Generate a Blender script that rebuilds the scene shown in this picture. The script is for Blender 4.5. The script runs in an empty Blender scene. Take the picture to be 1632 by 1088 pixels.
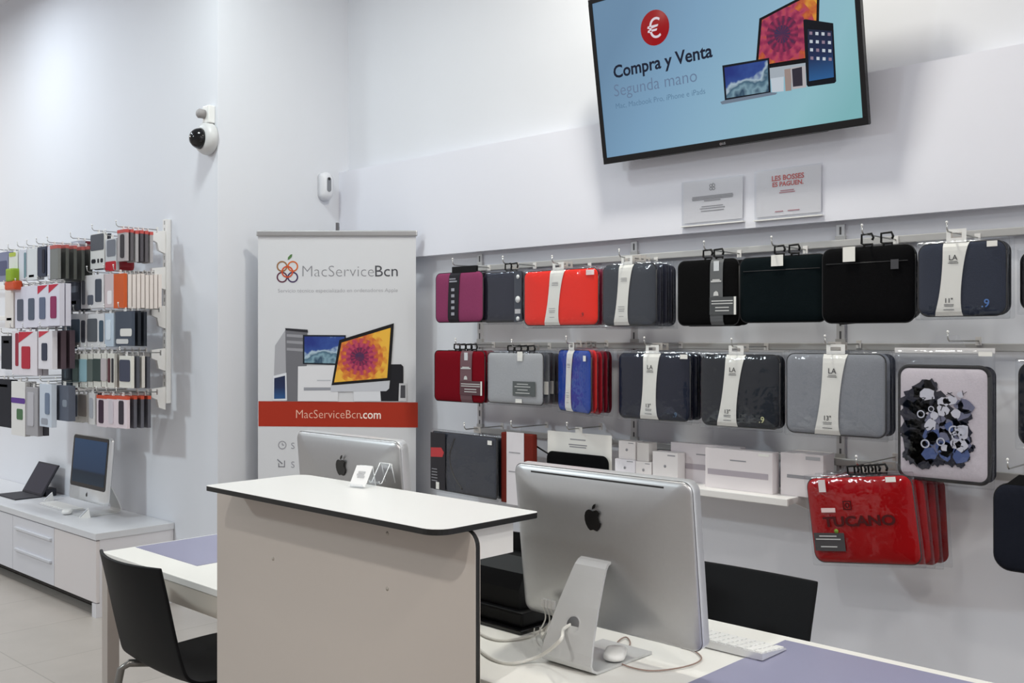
import bpy, bmesh, math, random
from mathutils import Vector, Matrix
random.seed(7)
PI = math.pi
SC = bpy.context.scene
COL = SC.collection

# ---------------------------------------------------------------- camera
F, CX, HY, CAMZ = 1600.0, 816.0, 540.0, 1.5
TH = math.radians(43.54)
CA, SA = math.cos(TH), math.sin(TH)
cam_d = bpy.data.cameras.new('camera')
cam_d.sensor_width = 36.0
cam_d.lens = F / 1632 * 36.0
cam_d.shift_y = (HY - 544.0) / 1632
cam_d.clip_start = 0.05
cam = bpy.data.objects.new('camera', cam_d)
COL.objects.link(cam)
cam.location = (0, 0, CAMZ)
cam.rotation_euler = (PI / 2, 0, TH)
SC.camera = cam

# ---------------------------------------------------------------- light and exposure
SC.view_settings.view_transform = 'Standard'
SC.view_settings.look = 'None'
SC.view_settings.gamma = 1.0
SC.view_settings.use_curve_mapping = False
SC.view_settings.exposure = 0.07
SC.cycles.use_denoising = True
SC.cycles.max_bounces = 8
SC.cycles.transparent_max_bounces = 32
world = bpy.data.worlds.new('shop_front_daylight')
SC.world = world
world.use_nodes = True
wb = world.node_tree.nodes['Background']
wb.inputs['Color'].default_value = (1.0, 0.95, 0.95, 1)
wb.inputs['Strength'].default_value = 0.375

def lamp(name, loc, power, size, color=(1, 0.975, 0.945), aim=None, spread=None):
    d = bpy.data.lights.new(name, 'AREA')
    d.shape = 'DISK'
    d.size = size
    d.energy = power
    d.color = color
    if spread: d.spread = spread
    o = bpy.data.objects.new(name, d)
    COL.objects.link(o)
    o.location = loc
    if aim:
        o.rotation_euler = (Vector(aim) - Vector(loc)).to_track_quat('-Z', 'Y').to_euler()
    return o
lamp('ceiling_spot_counter', (-0.95, -0.75, 3.75), 3.4, 0.14, color=(1, 0.97, 0.92), aim=(-1.9, 1.55, 0.7), spread=1.0)
lamp('ceiling_downlight_desk', (-4.2, 2.1, 3.85), 23, 0.35, color=(0.92, 1, 0.98))
lamp('ceiling_downlight_cabinet', (-6.2, 1.0, 3.85), 10, 0.35, color=(0.8, 0.9, 1))
lamp('added_fill_left_wall', (-7.0, 1.9, 3.9), 19, 0.3, color=(0.84, 0.93, 1))  # added unseen lamp, picked by fitting the wall tones
lamp('added_fill_front_left', (-6.0, -2.5, 3.9), 168, 0.6, color=(0.84, 0.96, 1))  # strong fill added at front left; no source seen there
lamp('added_fill_far_left', (-9.5, 1.2, 3.9), 66, 0.6, color=(1, 0.96, 0.88))  # fill light added far left
lamp('ceiling_downlight_right', (1.0, 0.5, 3.9), 28, 0.3, color=(1, 0.94, 0.84))
lamp('added_fill_far_right', (2.2, 1.5, 3.9), 66, 0.3, color=(0.98, 0.99, 0.95))  # added lamp out of view, place and power chosen by tone fit
lamp('added_fill_behind_camera', (0.5, -2.2, 3.9), 20, 0.6, color=(1, 0.9, 0.85))  # unseen fill added behind the camera to balance the tones
lamp('ceiling_downlight_display', (-2.2, 2.9, 3.9), 41, 0.3, color=(1, 0.97, 0.86))

# ---------------------------------------------------------------- helpers
def ray(u, v):
    k, m = (u - CX) / F, (HY - v) / F
    return Vector((k * CA - SA, k * SA + CA, m))
CAMP = Vector((0, 0, CAMZ))
def at(u, v, y=None, x=None, z=None):
    d = ray(u, v)
    if y is not None: t = y / d.y
    elif x is not None: t = x / d.x
    else: t = (z - CAMZ) / d.z
    return CAMP + d * t

def lin(c):
    if isinstance(c, str):
        c = c.lstrip('#')
        c = [int(c[i:i + 2], 16) for i in (0, 2, 4)]
    r = []
    for x in c[:3]:
        x = x / 255.0
        r.append(x / 12.92 if x <= 0.04045 else ((x + 0.055) / 1.055) ** 2.4)
    return (r[0], r[1], r[2], 1)

MATS = {}
def mat(name, col=(200, 200, 200), rough=0.5, metal=0.0, noise=0.0, nscale=40, bump=0.0, spec=0.5, emit=None, estr=1.0, coat=0.0):
    if name in MATS: return MATS[name]
    m = bpy.data.materials.new(name)
    m.use_nodes = True
    nt = m.node_tree
    b = nt.nodes['Principled BSDF']
    c = lin(col)
    b.inputs['Base Color'].default_value = c
    b.inputs['Roughness'].default_value = rough
    b.inputs['Metallic'].default_value = metal
    b.inputs['Specular IOR Level'].default_value = spec
    b.inputs['Coat Weight'].default_value = coat
    if emit is not None:
        b.inputs['Emission Color'].default_value = lin(emit)
        b.inputs['Emission Strength'].default_value = estr
    if noise or bump:
        tc = nt.nodes.new('ShaderNodeTexCoord')
        nz = nt.nodes.new('ShaderNodeTexNoise')
        nz.inputs['Scale'].default_value = nscale
        nz.inputs['Detail'].default_value = 4
        nt.links.new(tc.outputs['Object'], nz.inputs['Vector'])
        if noise:
            mx = nt.nodes.new('ShaderNodeMix'); mx.data_type = 'RGBA'
            mx.inputs[6].default_value = [max(0, x * (1 - noise)) for x in c[:3]] + [1]
            mx.inputs[7].default_value = [min(1, x * (1 + noise)) for x in c[:3]] + [1]
            nt.links.new(nz.outputs['Fac'], mx.inputs[0])
            nt.links.new(mx.outputs[2], b.inputs['Base Color'])
        if bump:
            bp = nt.nodes.new('ShaderNodeBump')
            bp.inputs['Strength'].default_value = bump
            bp.inputs['Distance'].default_value = 0.002
            nt.links.new(nz.outputs['Fac'], bp.inputs['Height'])
            nt.links.new(bp.outputs['Normal'], b.inputs['Normal'])
    MATS[name] = m
    return m

def fabric(col):
    n = 'fabric_%d_%d_%d' % tuple(col)
    return mat(n, col, 0.9, noise=0.12, nscale=220, bump=0.25, spec=0.12)
def card(col):
    return mat('card_%d_%d_%d' % tuple(col), col, 0.55, spec=0.3)
def glow(col, s=1.0):
    n = 'glow_%d_%d_%d' % tuple(col)
    return mat(n, (3, 3, 3), 0.6, emit=col, estr=s, spec=0.1)

def film(name, fac=0.03, tint=(240, 242, 246), bump=0.5, scale=10):
    if name in MATS: return MATS[name]
    m = bpy.data.materials.new(name); m.use_nodes = True
    nt = m.node_tree
    nt.nodes.clear()
    out = nt.nodes.new('ShaderNodeOutputMaterial')
    mix = nt.nodes.new('ShaderNodeMixShader')
    tr = nt.nodes.new('ShaderNodeBsdfTransparent'); tr.inputs[0].default_value = (0.97, 0.975, 0.98, 1)
    gl = nt.nodes.new('ShaderNodeBsdfGlossy')
    gl.inputs['Color'].default_value = lin(tint)
    gl.inputs['Roughness'].default_value = 0.1
    lw = nt.nodes.new('ShaderNodeLayerWeight'); lw.inputs['Blend'].default_value = 0.22
    mp = nt.nodes.new('ShaderNodeMapRange')
    mp.inputs['To Min'].default_value = fac; mp.inputs['To Max'].default_value = fac + 0.3
    tc = nt.nodes.new('ShaderNodeTexCoord')
    nz = nt.nodes.new('ShaderNodeTexNoise'); nz.inputs['Scale'].default_value = scale; nz.inputs['Detail'].default_value = 3
    bp = nt.nodes.new('ShaderNodeBump'); bp.inputs['Strength'].default_value = bump; bp.inputs['Distance'].default_value = 0.02
    L = nt.links.new
    L(tc.outputs['Object'], nz.inputs['Vector']); L(nz.outputs['Fac'], bp.inputs['Height'])
    L(bp.outputs['Normal'], gl.inputs['Normal'])
    L(lw.outputs['Facing'], mp.inputs['Value']); L(mp.outputs['Result'], mix.inputs[0])
    L(tr.outputs[0], mix.inputs[1]); L(gl.outputs[0], mix.inputs[2]); L(mix.outputs[0], out.inputs[0])
    MATS[name] = m
    return m

class MB:
    def __init__(s): s.v, s.f, s.sm = [], [], []
    def add(s, vs, fs, smooth=False):
        o = len(s.v)
        s.v += [tuple(v) for v in vs]
        for f in fs:
            s.f.append([i + o for i in f]); s.sm.append(smooth)
        return s
    def box(s, c, d, bev=0.0):
        if bev:
            bm = bmesh.new()
            bmesh.ops.create_cube(bm, size=1)
            for v in bm.verts: v.co = Vector((v.co.x * d[0] + c[0], v.co.y * d[1] + c[1], v.co.z * d[2] + c[2]))
            bmesh.ops.bevel(bm, geom=bm.edges[:], offset=bev, segments=2, affect='EDGES', profile=0.6)
            s.frombm(bm); return s
        x, y, z = d[0] / 2, d[1] / 2, d[2] / 2
        vs = [(c[0] + i * x, c[1] + j * y, c[2] + k * z) for i in (-1, 1) for j in (-1, 1) for k in (-1, 1)]
        return s.add(vs, [(0, 1, 3, 2), (4, 6, 7, 5), (0, 4, 5, 1), (2, 3, 7, 6), (0, 2, 6, 4), (1, 5, 7, 3)])
    def lohi(s, lo, hi, bev=0.0):
        return s.box([(a + b) / 2 for a, b in zip(lo, hi)], [b - a for a, b in zip(lo, hi)], bev)
    def frombm(s, bm, smooth=False):
        bm.verts.index_update()
        s.add([v.co.copy() for v in bm.verts], [[v.index for v in f.verts] for f in bm.faces], smooth)
        bm.free()
    def prism(s, pts, y0, y1, hole=None):
        # outline in the x-z plane, given counter-clockwise seen from -y, pushed from y0 to y1
        n = len(pts)
        a = sum(pts[i][0] * pts[(i + 1) % n][1] - pts[(i + 1) % n][0] * pts[i][1] for i in range(n))
        if a < 0: pts = pts[::-1]
        vs = [(p[0], y0, p[1]) for p in pts] + [(p[0], y1, p[1]) for p in pts]
        fs = [list(range(n)), list(range(2 * n - 1, n - 1, -1))]
        fs += [(i, i + n, (i + 1) % n + n, (i + 1) % n) for i in range(n)]
        return s.add(vs, fs)
    def prismz(s, pts, z0, z1):
        n = len(pts)
        a = sum(pts[i][0] * pts[(i + 1) % n][1] - pts[(i + 1) % n][0] * pts[i][1] for i in range(n))
        if a < 0: pts = pts[::-1]
        vs = [(p[0], p[1], z0) for p in pts] + [(p[0], p[1], z1) for p in pts]
        fs = [list(range(n - 1, -1, -1)), list(range(n, 2 * n))]
        fs += [(i, (i + 1) % n, (i + 1) % n + n, i + n) for i in range(n)]
        return s.add(vs, fs)
    def tube(s, pts, r, n=8, smooth_path=0, caps=True):
        pts = [Vector(p) for p in pts]
        if smooth_path:
            q = []
            for i in range(len(pts) - 1):
                p0, p1, p2, p3 = pts[max(i - 1, 0)], pts[i], pts[i + 1], pts[min(i + 2, len(pts) - 1)]
                for j in range(smooth_path):
                    t = j / smooth_path
                    q.append(0.5 * (2 * p1 + (p2 - p0) * t + (2 * p0 - 5 * p1 + 4 * p2 - p3) * t * t + (3 * p1 - p0 - 3 * p2 + p3) * t ** 3))
            q.append(pts[-1]); pts = q
        rr = r if isinstance(r, (list, tuple)) else [r] * len(pts)
        if len(rr) != len(pts): rr = [rr[0] + (rr[-1] - rr[0]) * i / (len(pts) - 1) for i in range(len(pts))]
        vs, fs = [], []
        up = Vector((0, 0, 1))
        prev = None
        for i, p in enumerate(pts):
            t = (pts[min(i + 1, len(pts) - 1)] - pts[max(i - 1, 0)]).normalized()
            if prev is None:
                a = up if abs(t.z) < 0.9 else Vector((1, 0, 0))
                nx = t.cross(a).normalized()
            else:
                nx = (prev - t * prev.dot(t))
                nx = nx.normalized() if nx.length > 1e-6 else t.orthogonal().normalized()
            prev = nx
            ny = t.cross(nx)
            for j in range(n):
                a = 2 * PI * j / n
                vs.append(p + (nx * math.cos(a) + ny * math.sin(a)) * rr[i])
        m = len(pts)
        for i in range(m - 1):
            for j in range(n):
                fs.append((i * n + j, i * n + (j + 1) % n, (i + 1) * n + (j + 1) % n, (i + 1) * n + j))
        s.add(vs, fs, True)
        if caps:
            o = len(s.v) - len(vs)
            s.f.append([o + j for j in range(n - 1, -1, -1)]); s.sm.append(False)
            s.f.append([o + (m - 1) * n + j for j in range(n)]); s.sm.append(False)
        return s
    def lathe(s, prof, n=24, axis='z', c=(0, 0, 0)):
        vs, fs = [], []
        for r, h in prof:
            for j in range(n):
                a = 2 * PI * j / n
                if axis == 'z': vs.append((c[0] + r * math.cos(a), c[1] + r * math.sin(a), c[2] + h))
                elif axis == 'y': vs.append((c[0] + r * math.cos(a), c[1] + h, c[2] - r * math.sin(a)))
                else: vs.append((c[0] + h, c[1] + r * math.cos(a), c[2] + r * math.sin(a)))
        m = len(prof)
        for i in range(m - 1):
            for j in range(n):
                fs.append((i * n + j, i * n + (j + 1) % n, (i + 1) * n + (j + 1) % n, (i + 1) * n + j))
        fs.append([j for j in range(n - 1, -1, -1)])
        fs.append([(m - 1) * n + j for j in range(n)])
        return s.add(vs, fs, True)
    def ring(s, cx, cz, r, w, y0, y1, n=28):
        vs, fs = [], []
        for y in (y0, y1):
            for q in (r - w / 2, r + w / 2):
                for j in range(n):
                    a = 2 * PI * j / n
                    vs.append((cx + q * math.cos(a), y, cz + q * math.sin(a)))
        for j in range(n):
            k = (j + 1) % n
            fs += [(j, n + j, n + k, k), (2 * n + j, 2 * n + k, 3 * n + k, 3 * n + j),
                   (n + j, 3 * n + j, 3 * n + k, n + k), (j, k, 2 * n + k, 2 * n + j)]
        return s.add(vs, fs)
    def build(s, name, m, parent=None, loc=None):
        me = bpy.data.meshes.new(name)
        me.from_pydata(s.v, [], s.f)
        me.polygons.foreach_set('use_smooth', s.sm)
        bm = bmesh.new(); bm.from_mesh(me)
        bmesh.ops.recalc_face_normals(bm, faces=bm.faces[:])
        bm.to_mesh(me); bm.free()
        me.materials.append(m)
        o = bpy.data.objects.new(name, me)
        COL.objects.link(o)
        if parent: o.parent = parent
        if loc is not None: o.location = loc
        return o

def short(l): return ' '.join(l.split()[:16])
def tag(o, label, cat, group=None, kind=None):
    o['label'] = label; o['category'] = cat
    if group: o['group'] = group
    if kind: o['kind'] = kind
    return o
def thing(name, label, cat, loc, rz=0.0, group=None):
    o = bpy.data.objects.new(name, None)
    COL.objects.link(o)
    o.empty_display_size = 0.05
    o.location = loc; o.rotation_euler = (0, 0, rz)
    return tag(o, label, cat, group)
def struct(o, label=None, cat=None):
    o['kind'] = 'structure'
    if label: o['label'] = label
    if cat: o['category'] = cat
    return o
def copy_tree(o, parent=None):
    c = o.copy(); COL.objects.link(c)
    if parent: c.parent = parent
    for ch in list(o.children): copy_tree(ch, c)
    return c

def rrect(w, h, r, n=6, cx=0, cz=0):
    pts = []
    for sx, sz, a0 in ((1, 1, 0), (-1, 1, 90), (-1, -1, 180), (1, -1, 270)):
        for i in range(n + 1):
            a = math.radians(a0 + 90 * i / n)
            pts.append((cx + sx * (w / 2 - r) + r * math.cos(a), cz + sz * (h / 2 - r) + r * math.sin(a)))
    return pts

def text_mb(s, height=None, width=None, bold=0.0, shear=0.0, depth=0.0006, align='LEFT', maxh=None, squeeze=None):
    cu = bpy.data.curves.new('lettering', 'FONT')
    cu.body = s; cu.size = 1.0; cu.offset = bold; cu.shear = shear; cu.resolution_u = 3
    ob = bpy.data.objects.new('lettering', cu)
    COL.objects.link(ob)
    dg = bpy.context.evaluated_depsgraph_get()
    me = bpy.data.meshes.new_from_object(ob.evaluated_get(dg))
    bpy.data.objects.remove(ob); bpy.data.curves.remove(cu)
    xs = [v.co.x for v in me.vertices]; ys = [v.co.y for v in me.vertices]
    w0 = max(xs) - min(xs)
    if width is not None: k = width / w0
    else: k = height / 0.72
    kx, kz = k, k
    if height is not None and width is not None: kz = height / 0.72
    ox = min(xs)
    if align == 'CENTER': ox = (min(xs) + max(xs)) / 2
    mb = MB()
    mb.add([((v.co.x - ox) * kx, 0, v.co.y * kz) for v in me.vertices], [list(p.vertices) for p in me.polygons])
    bpy.data.meshes.remove(me)
    return mb

def moved(mb, loc, rot=0.0):
    # shift letter shapes in the x-z plane, with a turn in that plane
    c, s_ = math.cos(rot), math.sin(rot)
    mb.v = [(loc[0] + x * c - z * s_, loc[1] + y, loc[2] + x * s_ + z * c) for x, y, z in mb.v]
    return mb

# ---------------------------------------------------------------- room shell
YB = 3.69        # back wall with the sleeve display
YH = 3.62        # front of the white header board
YA = 2.82        # left wall with the phone cases
XC = -4.86       # corner between them
ZC = 4.0
wall_paint = mat('white_wall_paint', (223, 225, 231), 0.6, noise=0.012, nscale=3, bump=0.05, spec=0.25)
def floor_mat():
    m = mat('floor_tile', (176, 168, 160), 0.32, spec=0.4)
    nt = m.node_tree; b = nt.nodes['Principled BSDF']
    tc = nt.nodes.new('ShaderNodeTexCoord')
    br = nt.nodes.new('ShaderNodeTexBrick')
    br.offset = 0.0
    br.inputs['Color1'].default_value = lin((178, 170, 163)); br.inputs['Color2'].default_value = lin((171, 164, 157))
    br.inputs['Mortar'].default_value = lin((150, 143, 136))
    br.inputs['Scale'].default_value = 1.0
    br.inputs['Mortar Size'].default_value = 0.003
    br.inputs['Brick Width'].default_value = 0.6; br.inputs['Row Height'].default_value = 0.6
    nz = nt.nodes.new('ShaderNodeTexNoise'); nz.inputs['Scale'].default_value = 5; nz.inputs['Detail'].default_value = 6
    mx = nt.nodes.new('ShaderNodeMix'); mx.data_type = 'RGBA'; mx.blend_type = 'MULTIPLY'
    rp = nt.nodes.new('ShaderNodeMapRange'); rp.inputs['To Min'].default_value = 0.86; rp.inputs['To Max'].default_value = 1.08
    L = nt.links.new
    L(tc.outputs['Object'], br.inputs['Vector']); L(tc.outputs['Object'], nz.inputs['Vector'])
    L(nz.outputs['Fac'], rp.inputs['Value'])
    mx.inputs[0].default_value = 1.0
    L(br.outputs['Color'], mx.inputs[6]); L(rp.outputs['Result'], mx.inputs[7]); L(mx.outputs[2], b.inputs['Base Color'])
    return m
struct(MB().lohi((-11, -4, -0.1), (3.2, 4.0, 0)).build('floor', floor_mat()))
struct(MB().lohi((-11, -4, ZC), (3.2, 4.0, ZC + 0.1)).build('ceiling', wall_paint))
struct(MB().lohi((-11, YA, 0), (XC, 4.0, ZC)).build('wall_left', wall_paint))
struct(MB().lohi((XC, YB, 0), (3.2, 4.0, ZC)).build('wall_back', wall_paint))
struct(MB().lohi((3.0, -4, 0), (3.2, YB, ZC)).build('wall_right', wall_paint))
header = MB().lohi((XC, YH, 1.95), (3.0, YB, 2.49)).build('trim_1', mat('header_board', (230, 231, 240), 0.45, spec=0.3))
struct(header, 'long white header board above the laptop sleeve display', 'header board')
panel_m = mat('display_back_panel', (228, 230, 237), 0.5, spec=0.3)
struct(MB().lohi((-3.71, 3.672, 0.0), (3.0, YB, 1.95)).build('trim_2', panel_m), 'pale grey display back panel behind the hanging sleeves', 'back panel')

# ---------------------------------------------------------------- common materials
steel = mat('zinc_plated_steel', (190, 190, 188), 0.3, metal=1.0)
white_metal = mat('white_lacquered_steel', (232, 230, 228), 0.4)
alu = mat('brushed_aluminium', (190, 190, 191), 0.4, metal=0.9, noise=0.03, nscale=90)
alu_light = mat('polished_aluminium_edge', (226, 227, 229), 0.3, metal=0.5)
black_gloss = mat('black_gloss_plastic', (9, 9, 11), 0.12)
black_matt = mat('black_matt_plastic', (8, 8, 10), 0.5, bump=0.05, nscale=200, spec=.25)
white_plastic = mat('white_plastic', (232, 232, 230), 0.35)
white_lam = mat('white_laminate', (236, 235, 230), 0.35, spec=0.4)
lilac = mat('lilac_grey_glass', (146, 146, 172), 0.3, spec=0.45)
bag_film = film('clear_polybag')
acrylic = film('clear_acrylic', 0.08, bump=0.0)
ink = card((70, 70, 74))
ink_light = card((150, 150, 155))
paper = card((236, 235, 230))

# ---------------------------------------------------------------- laptop sleeve display: uprights, bars
XU = (-3.71, -2.72, -1.74, -0.76)
for i, x in enumerate(XU):
    t = thing('slotted_upright', ['slotted grey upright at the left end of the sleeve display, beside the banner', 'slotted grey upright behind the dark grey and navy sleeves',
              'slotted grey upright behind the black and grey sleeves', 'slotted grey upright near the right edge of the photo'][i], 'shelf upright', (x, 3.672, 0.93), group='uprights of the sleeve display')
    MB().lohi((-0.016, -0.012, 0), (0.016, 0.0, 1.01)).build('rail', mat('grey_upright_steel', (206, 206, 208), 0.4, metal=0.3), t)
    m = MB()
    for k in range(20): m.lohi((-0.004, -0.0128, 0.02 + k * 0.05), (0.004, -0.0118, 0.05 + k * 0.05))
    m.build('slots', mat('upright_slot', (92, 92, 94), 0.6), t)
BARZ = (1.865, 1.47, 1.03)
bar_labels = ('top grey crossbar carrying the upper row of sleeves', 'middle grey crossbar carrying the second row of sleeves', 'lowest grey crossbar above the boxes on the shelf')
for z, lab in zip(BARZ, bar_labels):
    t = thing('crossbar', lab, 'hanging bar', (-3.71, 3.65, z), group='crossbars of the sleeve display')
    MB().lohi((-0.02, -0.008, -0.014), (3.0, 0.008, 0.014), 0.003).build('bar', mat('grey_bar_steel', (186, 185, 184), 0.4, metal=0.2), t)
    m = MB()
    for x in XU: m.lohi((x + 3.71 - 0.02, 0.008, -0.012), (x + 3.71 + 0.02, 0.0225, 0.03))
    m.build('bracket', mat('grey_bar_steel'), t)

def display_hook(x, z, ytip, label, yback=3.642, name='display_hook', group='hooks of the sleeve display', r=0.0028, drop=0.0):
    L = yback - ytip
    t = thing(name, label, 'hook', (x, yback, z), group=group)
    m = MB().tube([(0, 0, 0), (0, -L + 0.012, -drop), (0, -L + 0.002, 0.008 - drop), (0, -L, 0.025 - drop)], r, 8)
    m.build('wire', steel, t)
    MB().lathe([(0.0005, -0.0045), (0.003, -0.004), (0.0045, 0), (0.003, 0.004), (0.0005, 0.0045)], 10, 'z', (0, -L, 0.03 - drop)).build('tip', white_plastic, t)
    MB().lohi((-0.010, -0.004, -0.016), (0.010, 0.0, 0.014), 0.001).build('back_plate', white_metal, t)
    return t

# ---------------------------------------------------------------- laptop sleeves
PROF = [(0.0, 1.0), (0.35, 0.985), (0.6, 0.94), (0.78, 0.84), (0.9, 0.66), (0.965, 0.42), (1.0, 0.0)]
def pillow(w, h, t, r, mb=None, wob=0.0, seed=0, lean=0.0, cz=0.0):
    mb = mb or MB()
    rnd = random.Random(seed)
    out = rrect(w, h, r, 7)
    n = len(out)
    ph = [rnd.uniform(0, 6.28) for _ in range(4)]
    vs, fs = [], []
    rings = [(s, -t / 2 * d) for s, d in PROF[1:]] + [(s, t / 2 * d) for s, d in reversed(PROF[1:-1])]
    for s, d in rings:
        for j, (x, z) in enumerate(out):
            wx = 1 + wob * math.sin(3 * z / h * PI + ph[0]) * s; wz = 1 + wob * math.sin(3 * x / w * PI + ph[1]) * s
            vs.append((x * s * wx, d + wob * 0.6 * math.sin(x * 17 + ph[2]) * math.sin(z * 14 + ph[3]) * (1 - s), z * s * wz + cz))
    R = len(rings)
    for i in range(R - 1):
        for j in range(n):
            fs.append((i * n + j, i * n + (j + 1) % n, (i + 1) * n + (j + 1) % n, (i + 1) * n + j))
    fs.append(list(range(n - 1, -1, -1))); fs.append([(R - 1) * n + j for j in range(n)])
    mb.add(vs, fs, True)
    return mb
def surf_y(t, s):
    s = min(abs(s), 1.0)
    for (a, da), (b, db) in zip(PROF, PROF[1:]):
        if s <= b: return -t / 2 * (da + (db - da) * (s - a) / (b - a))
    return 0.0
def strip(h, t, xs, wdt, z0=-1.0, z1=1.0, n=18, off=0.0022, thick=0.0008, x_of=None):
    # a paper or card strip that follows the bulged front of a sleeve from z0 to z1 (in half-heights)
    vs, fs = [], []
    for i in range(n + 1):
        q = z0 + (z1 - z0) * i / n
        y = surf_y(t, q) - off
        cxx = xs(q); ww = wdt(q)
        for (x, dy) in ((cxx - ww / 2, 0), (cxx + ww / 2, 0), (cxx + ww / 2, thick), (cxx - ww / 2, thick)):
            vs.append((x, y + dy, q * h / 2))
    for i in range(n):
        for j in range(4):
            fs.append((i * 4 + j, i * 4 + (j + 1) % 4, (i + 1) * 4 + (j + 1) % 4, (i + 1) * 4 + j))
    fs.append((3, 2, 1, 0)); fs.append([n * 4 + j for j in range(4)])
    return MB().add(vs, fs)

def euro_tab(x, z, w, h, y0, y1):
    # hanger tab with an open slot: side posts, a top bar and a lower body
    m = MB()
    m.lohi((x - w / 2, y0, z), (x + w / 2, y1, z + h * 0.35))
    m.lohi((x - w / 2, y0, z + h * 0.35), (x - w * 0.28, y1, z + h * 0.72))
    m.lohi((x + w * 0.28, y0, z + h * 0.35), (x + w / 2, y1, z + h * 0.72))
    m.lohi((x - w / 2, y0, z + h * 0.72), (x + w / 2, y1, z + h))
    return m

def lines(m, x0, x1, zs, y, hh, rnd, kmin=0.6):
    for z in zs:
        k = rnd.uniform(kmin, 1.0); c = (x0 + x1) / 2; L = (x1 - x0) * k / 2
        m.lohi((c - L, y, z), (c + L, y + 0.0005, z + hh))
    return m

def la_band(root, w, h, t, xb, size, w0=0.06, tab_h=0.035, sway=0.012, lab_col=(236, 235, 230), tri=None):
    xs = lambda q: xb + sway * q
    wd = lambda q: w0 * (0.82 + 0.18 * q * q + (0.12 if q < 0 else 0.04) * abs(q) ** 3)
    b = strip(h, t, xs, wd, -1.0, 1.0, off=0.004).build('paper_band', card(lab_col), root)
    b['label'] = 'white paper band around the sleeve'
    tx = xs(1.0)
    euro_tab(tx, h / 2, w0 * 0.8, tab_h, -0.006, -0.0045).build('hanger_tab', white_plastic, b)
    ys = -t / 2 - 0.0056
    if size:
        q = moved(text_mb('LA', width=w0 * 0.34, bold=0.01, align='CENTER'), (xs(0.55), ys, h * 0.26))
        lines(q, xs(0.5) - w0 * 0.25, xs(0.5) + w0 * 0.25, [h * 0.235, h * 0.215], ys, 0.0018, random.Random(3))
        q2 = moved(text_mb(size, width=w0 * 0.30, bold=0.015, align='CENTER'), (xs(-0.6), ys + 0.001, -h * 0.32))
        lines(q2, xs(-0.7) - w0 * 0.28, xs(-0.7) + w0 * 0.28, [-h * 0.35, -h * 0.37, -h * 0.42], ys + 0.002, 0.0018, random.Random(4))
        q.add(q2.v, q2.f)
        q.build('lettering', ink, b)
    else:
        q = MB()
        lines(q, xs(.5) - w0 * .25, xs(.5) + w0 * .25, [h * .27, h * .25, h * .22], ys, 0.002, random.Random(5))
        lines(q, xs(-.5) - w0 * .25, xs(-.5) + w0 * .25, [-h * .2, -h * .24, -h * .27, -h * .36], ys, 0.002, random.Random(6))
        q.build('lettering', ink_light, b)
    return b

def loops_hanger(root, h, x, n, col=None, s=0.03, dy=0.032, name='hanger_loop'):
    # open black plastic hanger on the top edge
    m = MB()
    w = 0.042
    pts = [(x - 0.012, 0, h / 2 - 0.006), (x - 0.012, 0, h / 2 + 0.008), (x - w / 2, 0, h / 2 + 0.012), (x - w / 2, 0, h / 2 + s + 0.008),
           (x + w / 2 - 0.006, 0, h / 2 + s + 0.01), (x + w / 2, 0, h / 2 + s - 0.004), (x + w / 2 - 0.004, 0, h / 2 + s - 0.013)]
    m.tube(pts, 0.0042, 6)
    m.tube([(x - 0.012, 0, h / 2 + 0.008), (x + 0.018, 0, h / 2 + 0.008), (x + 0.016, 0, h / 2 - 0.006)], 0.0042, 6)
    return m.build(name, col or black_matt, root)

def poly_bag(root, w, h, t, seed, top=0.012, bot=0.012):
    m = pillow(w + 0.022, h + top + bot, t + 0.012, 0.006, wob=0.006, seed=seed, cz=(top - bot) / 2)
    o = m.build('clear_bag', bag_film, root)
    o['label'] = 'crinkled clear plastic bag around the sleeve'
    return o

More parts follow.
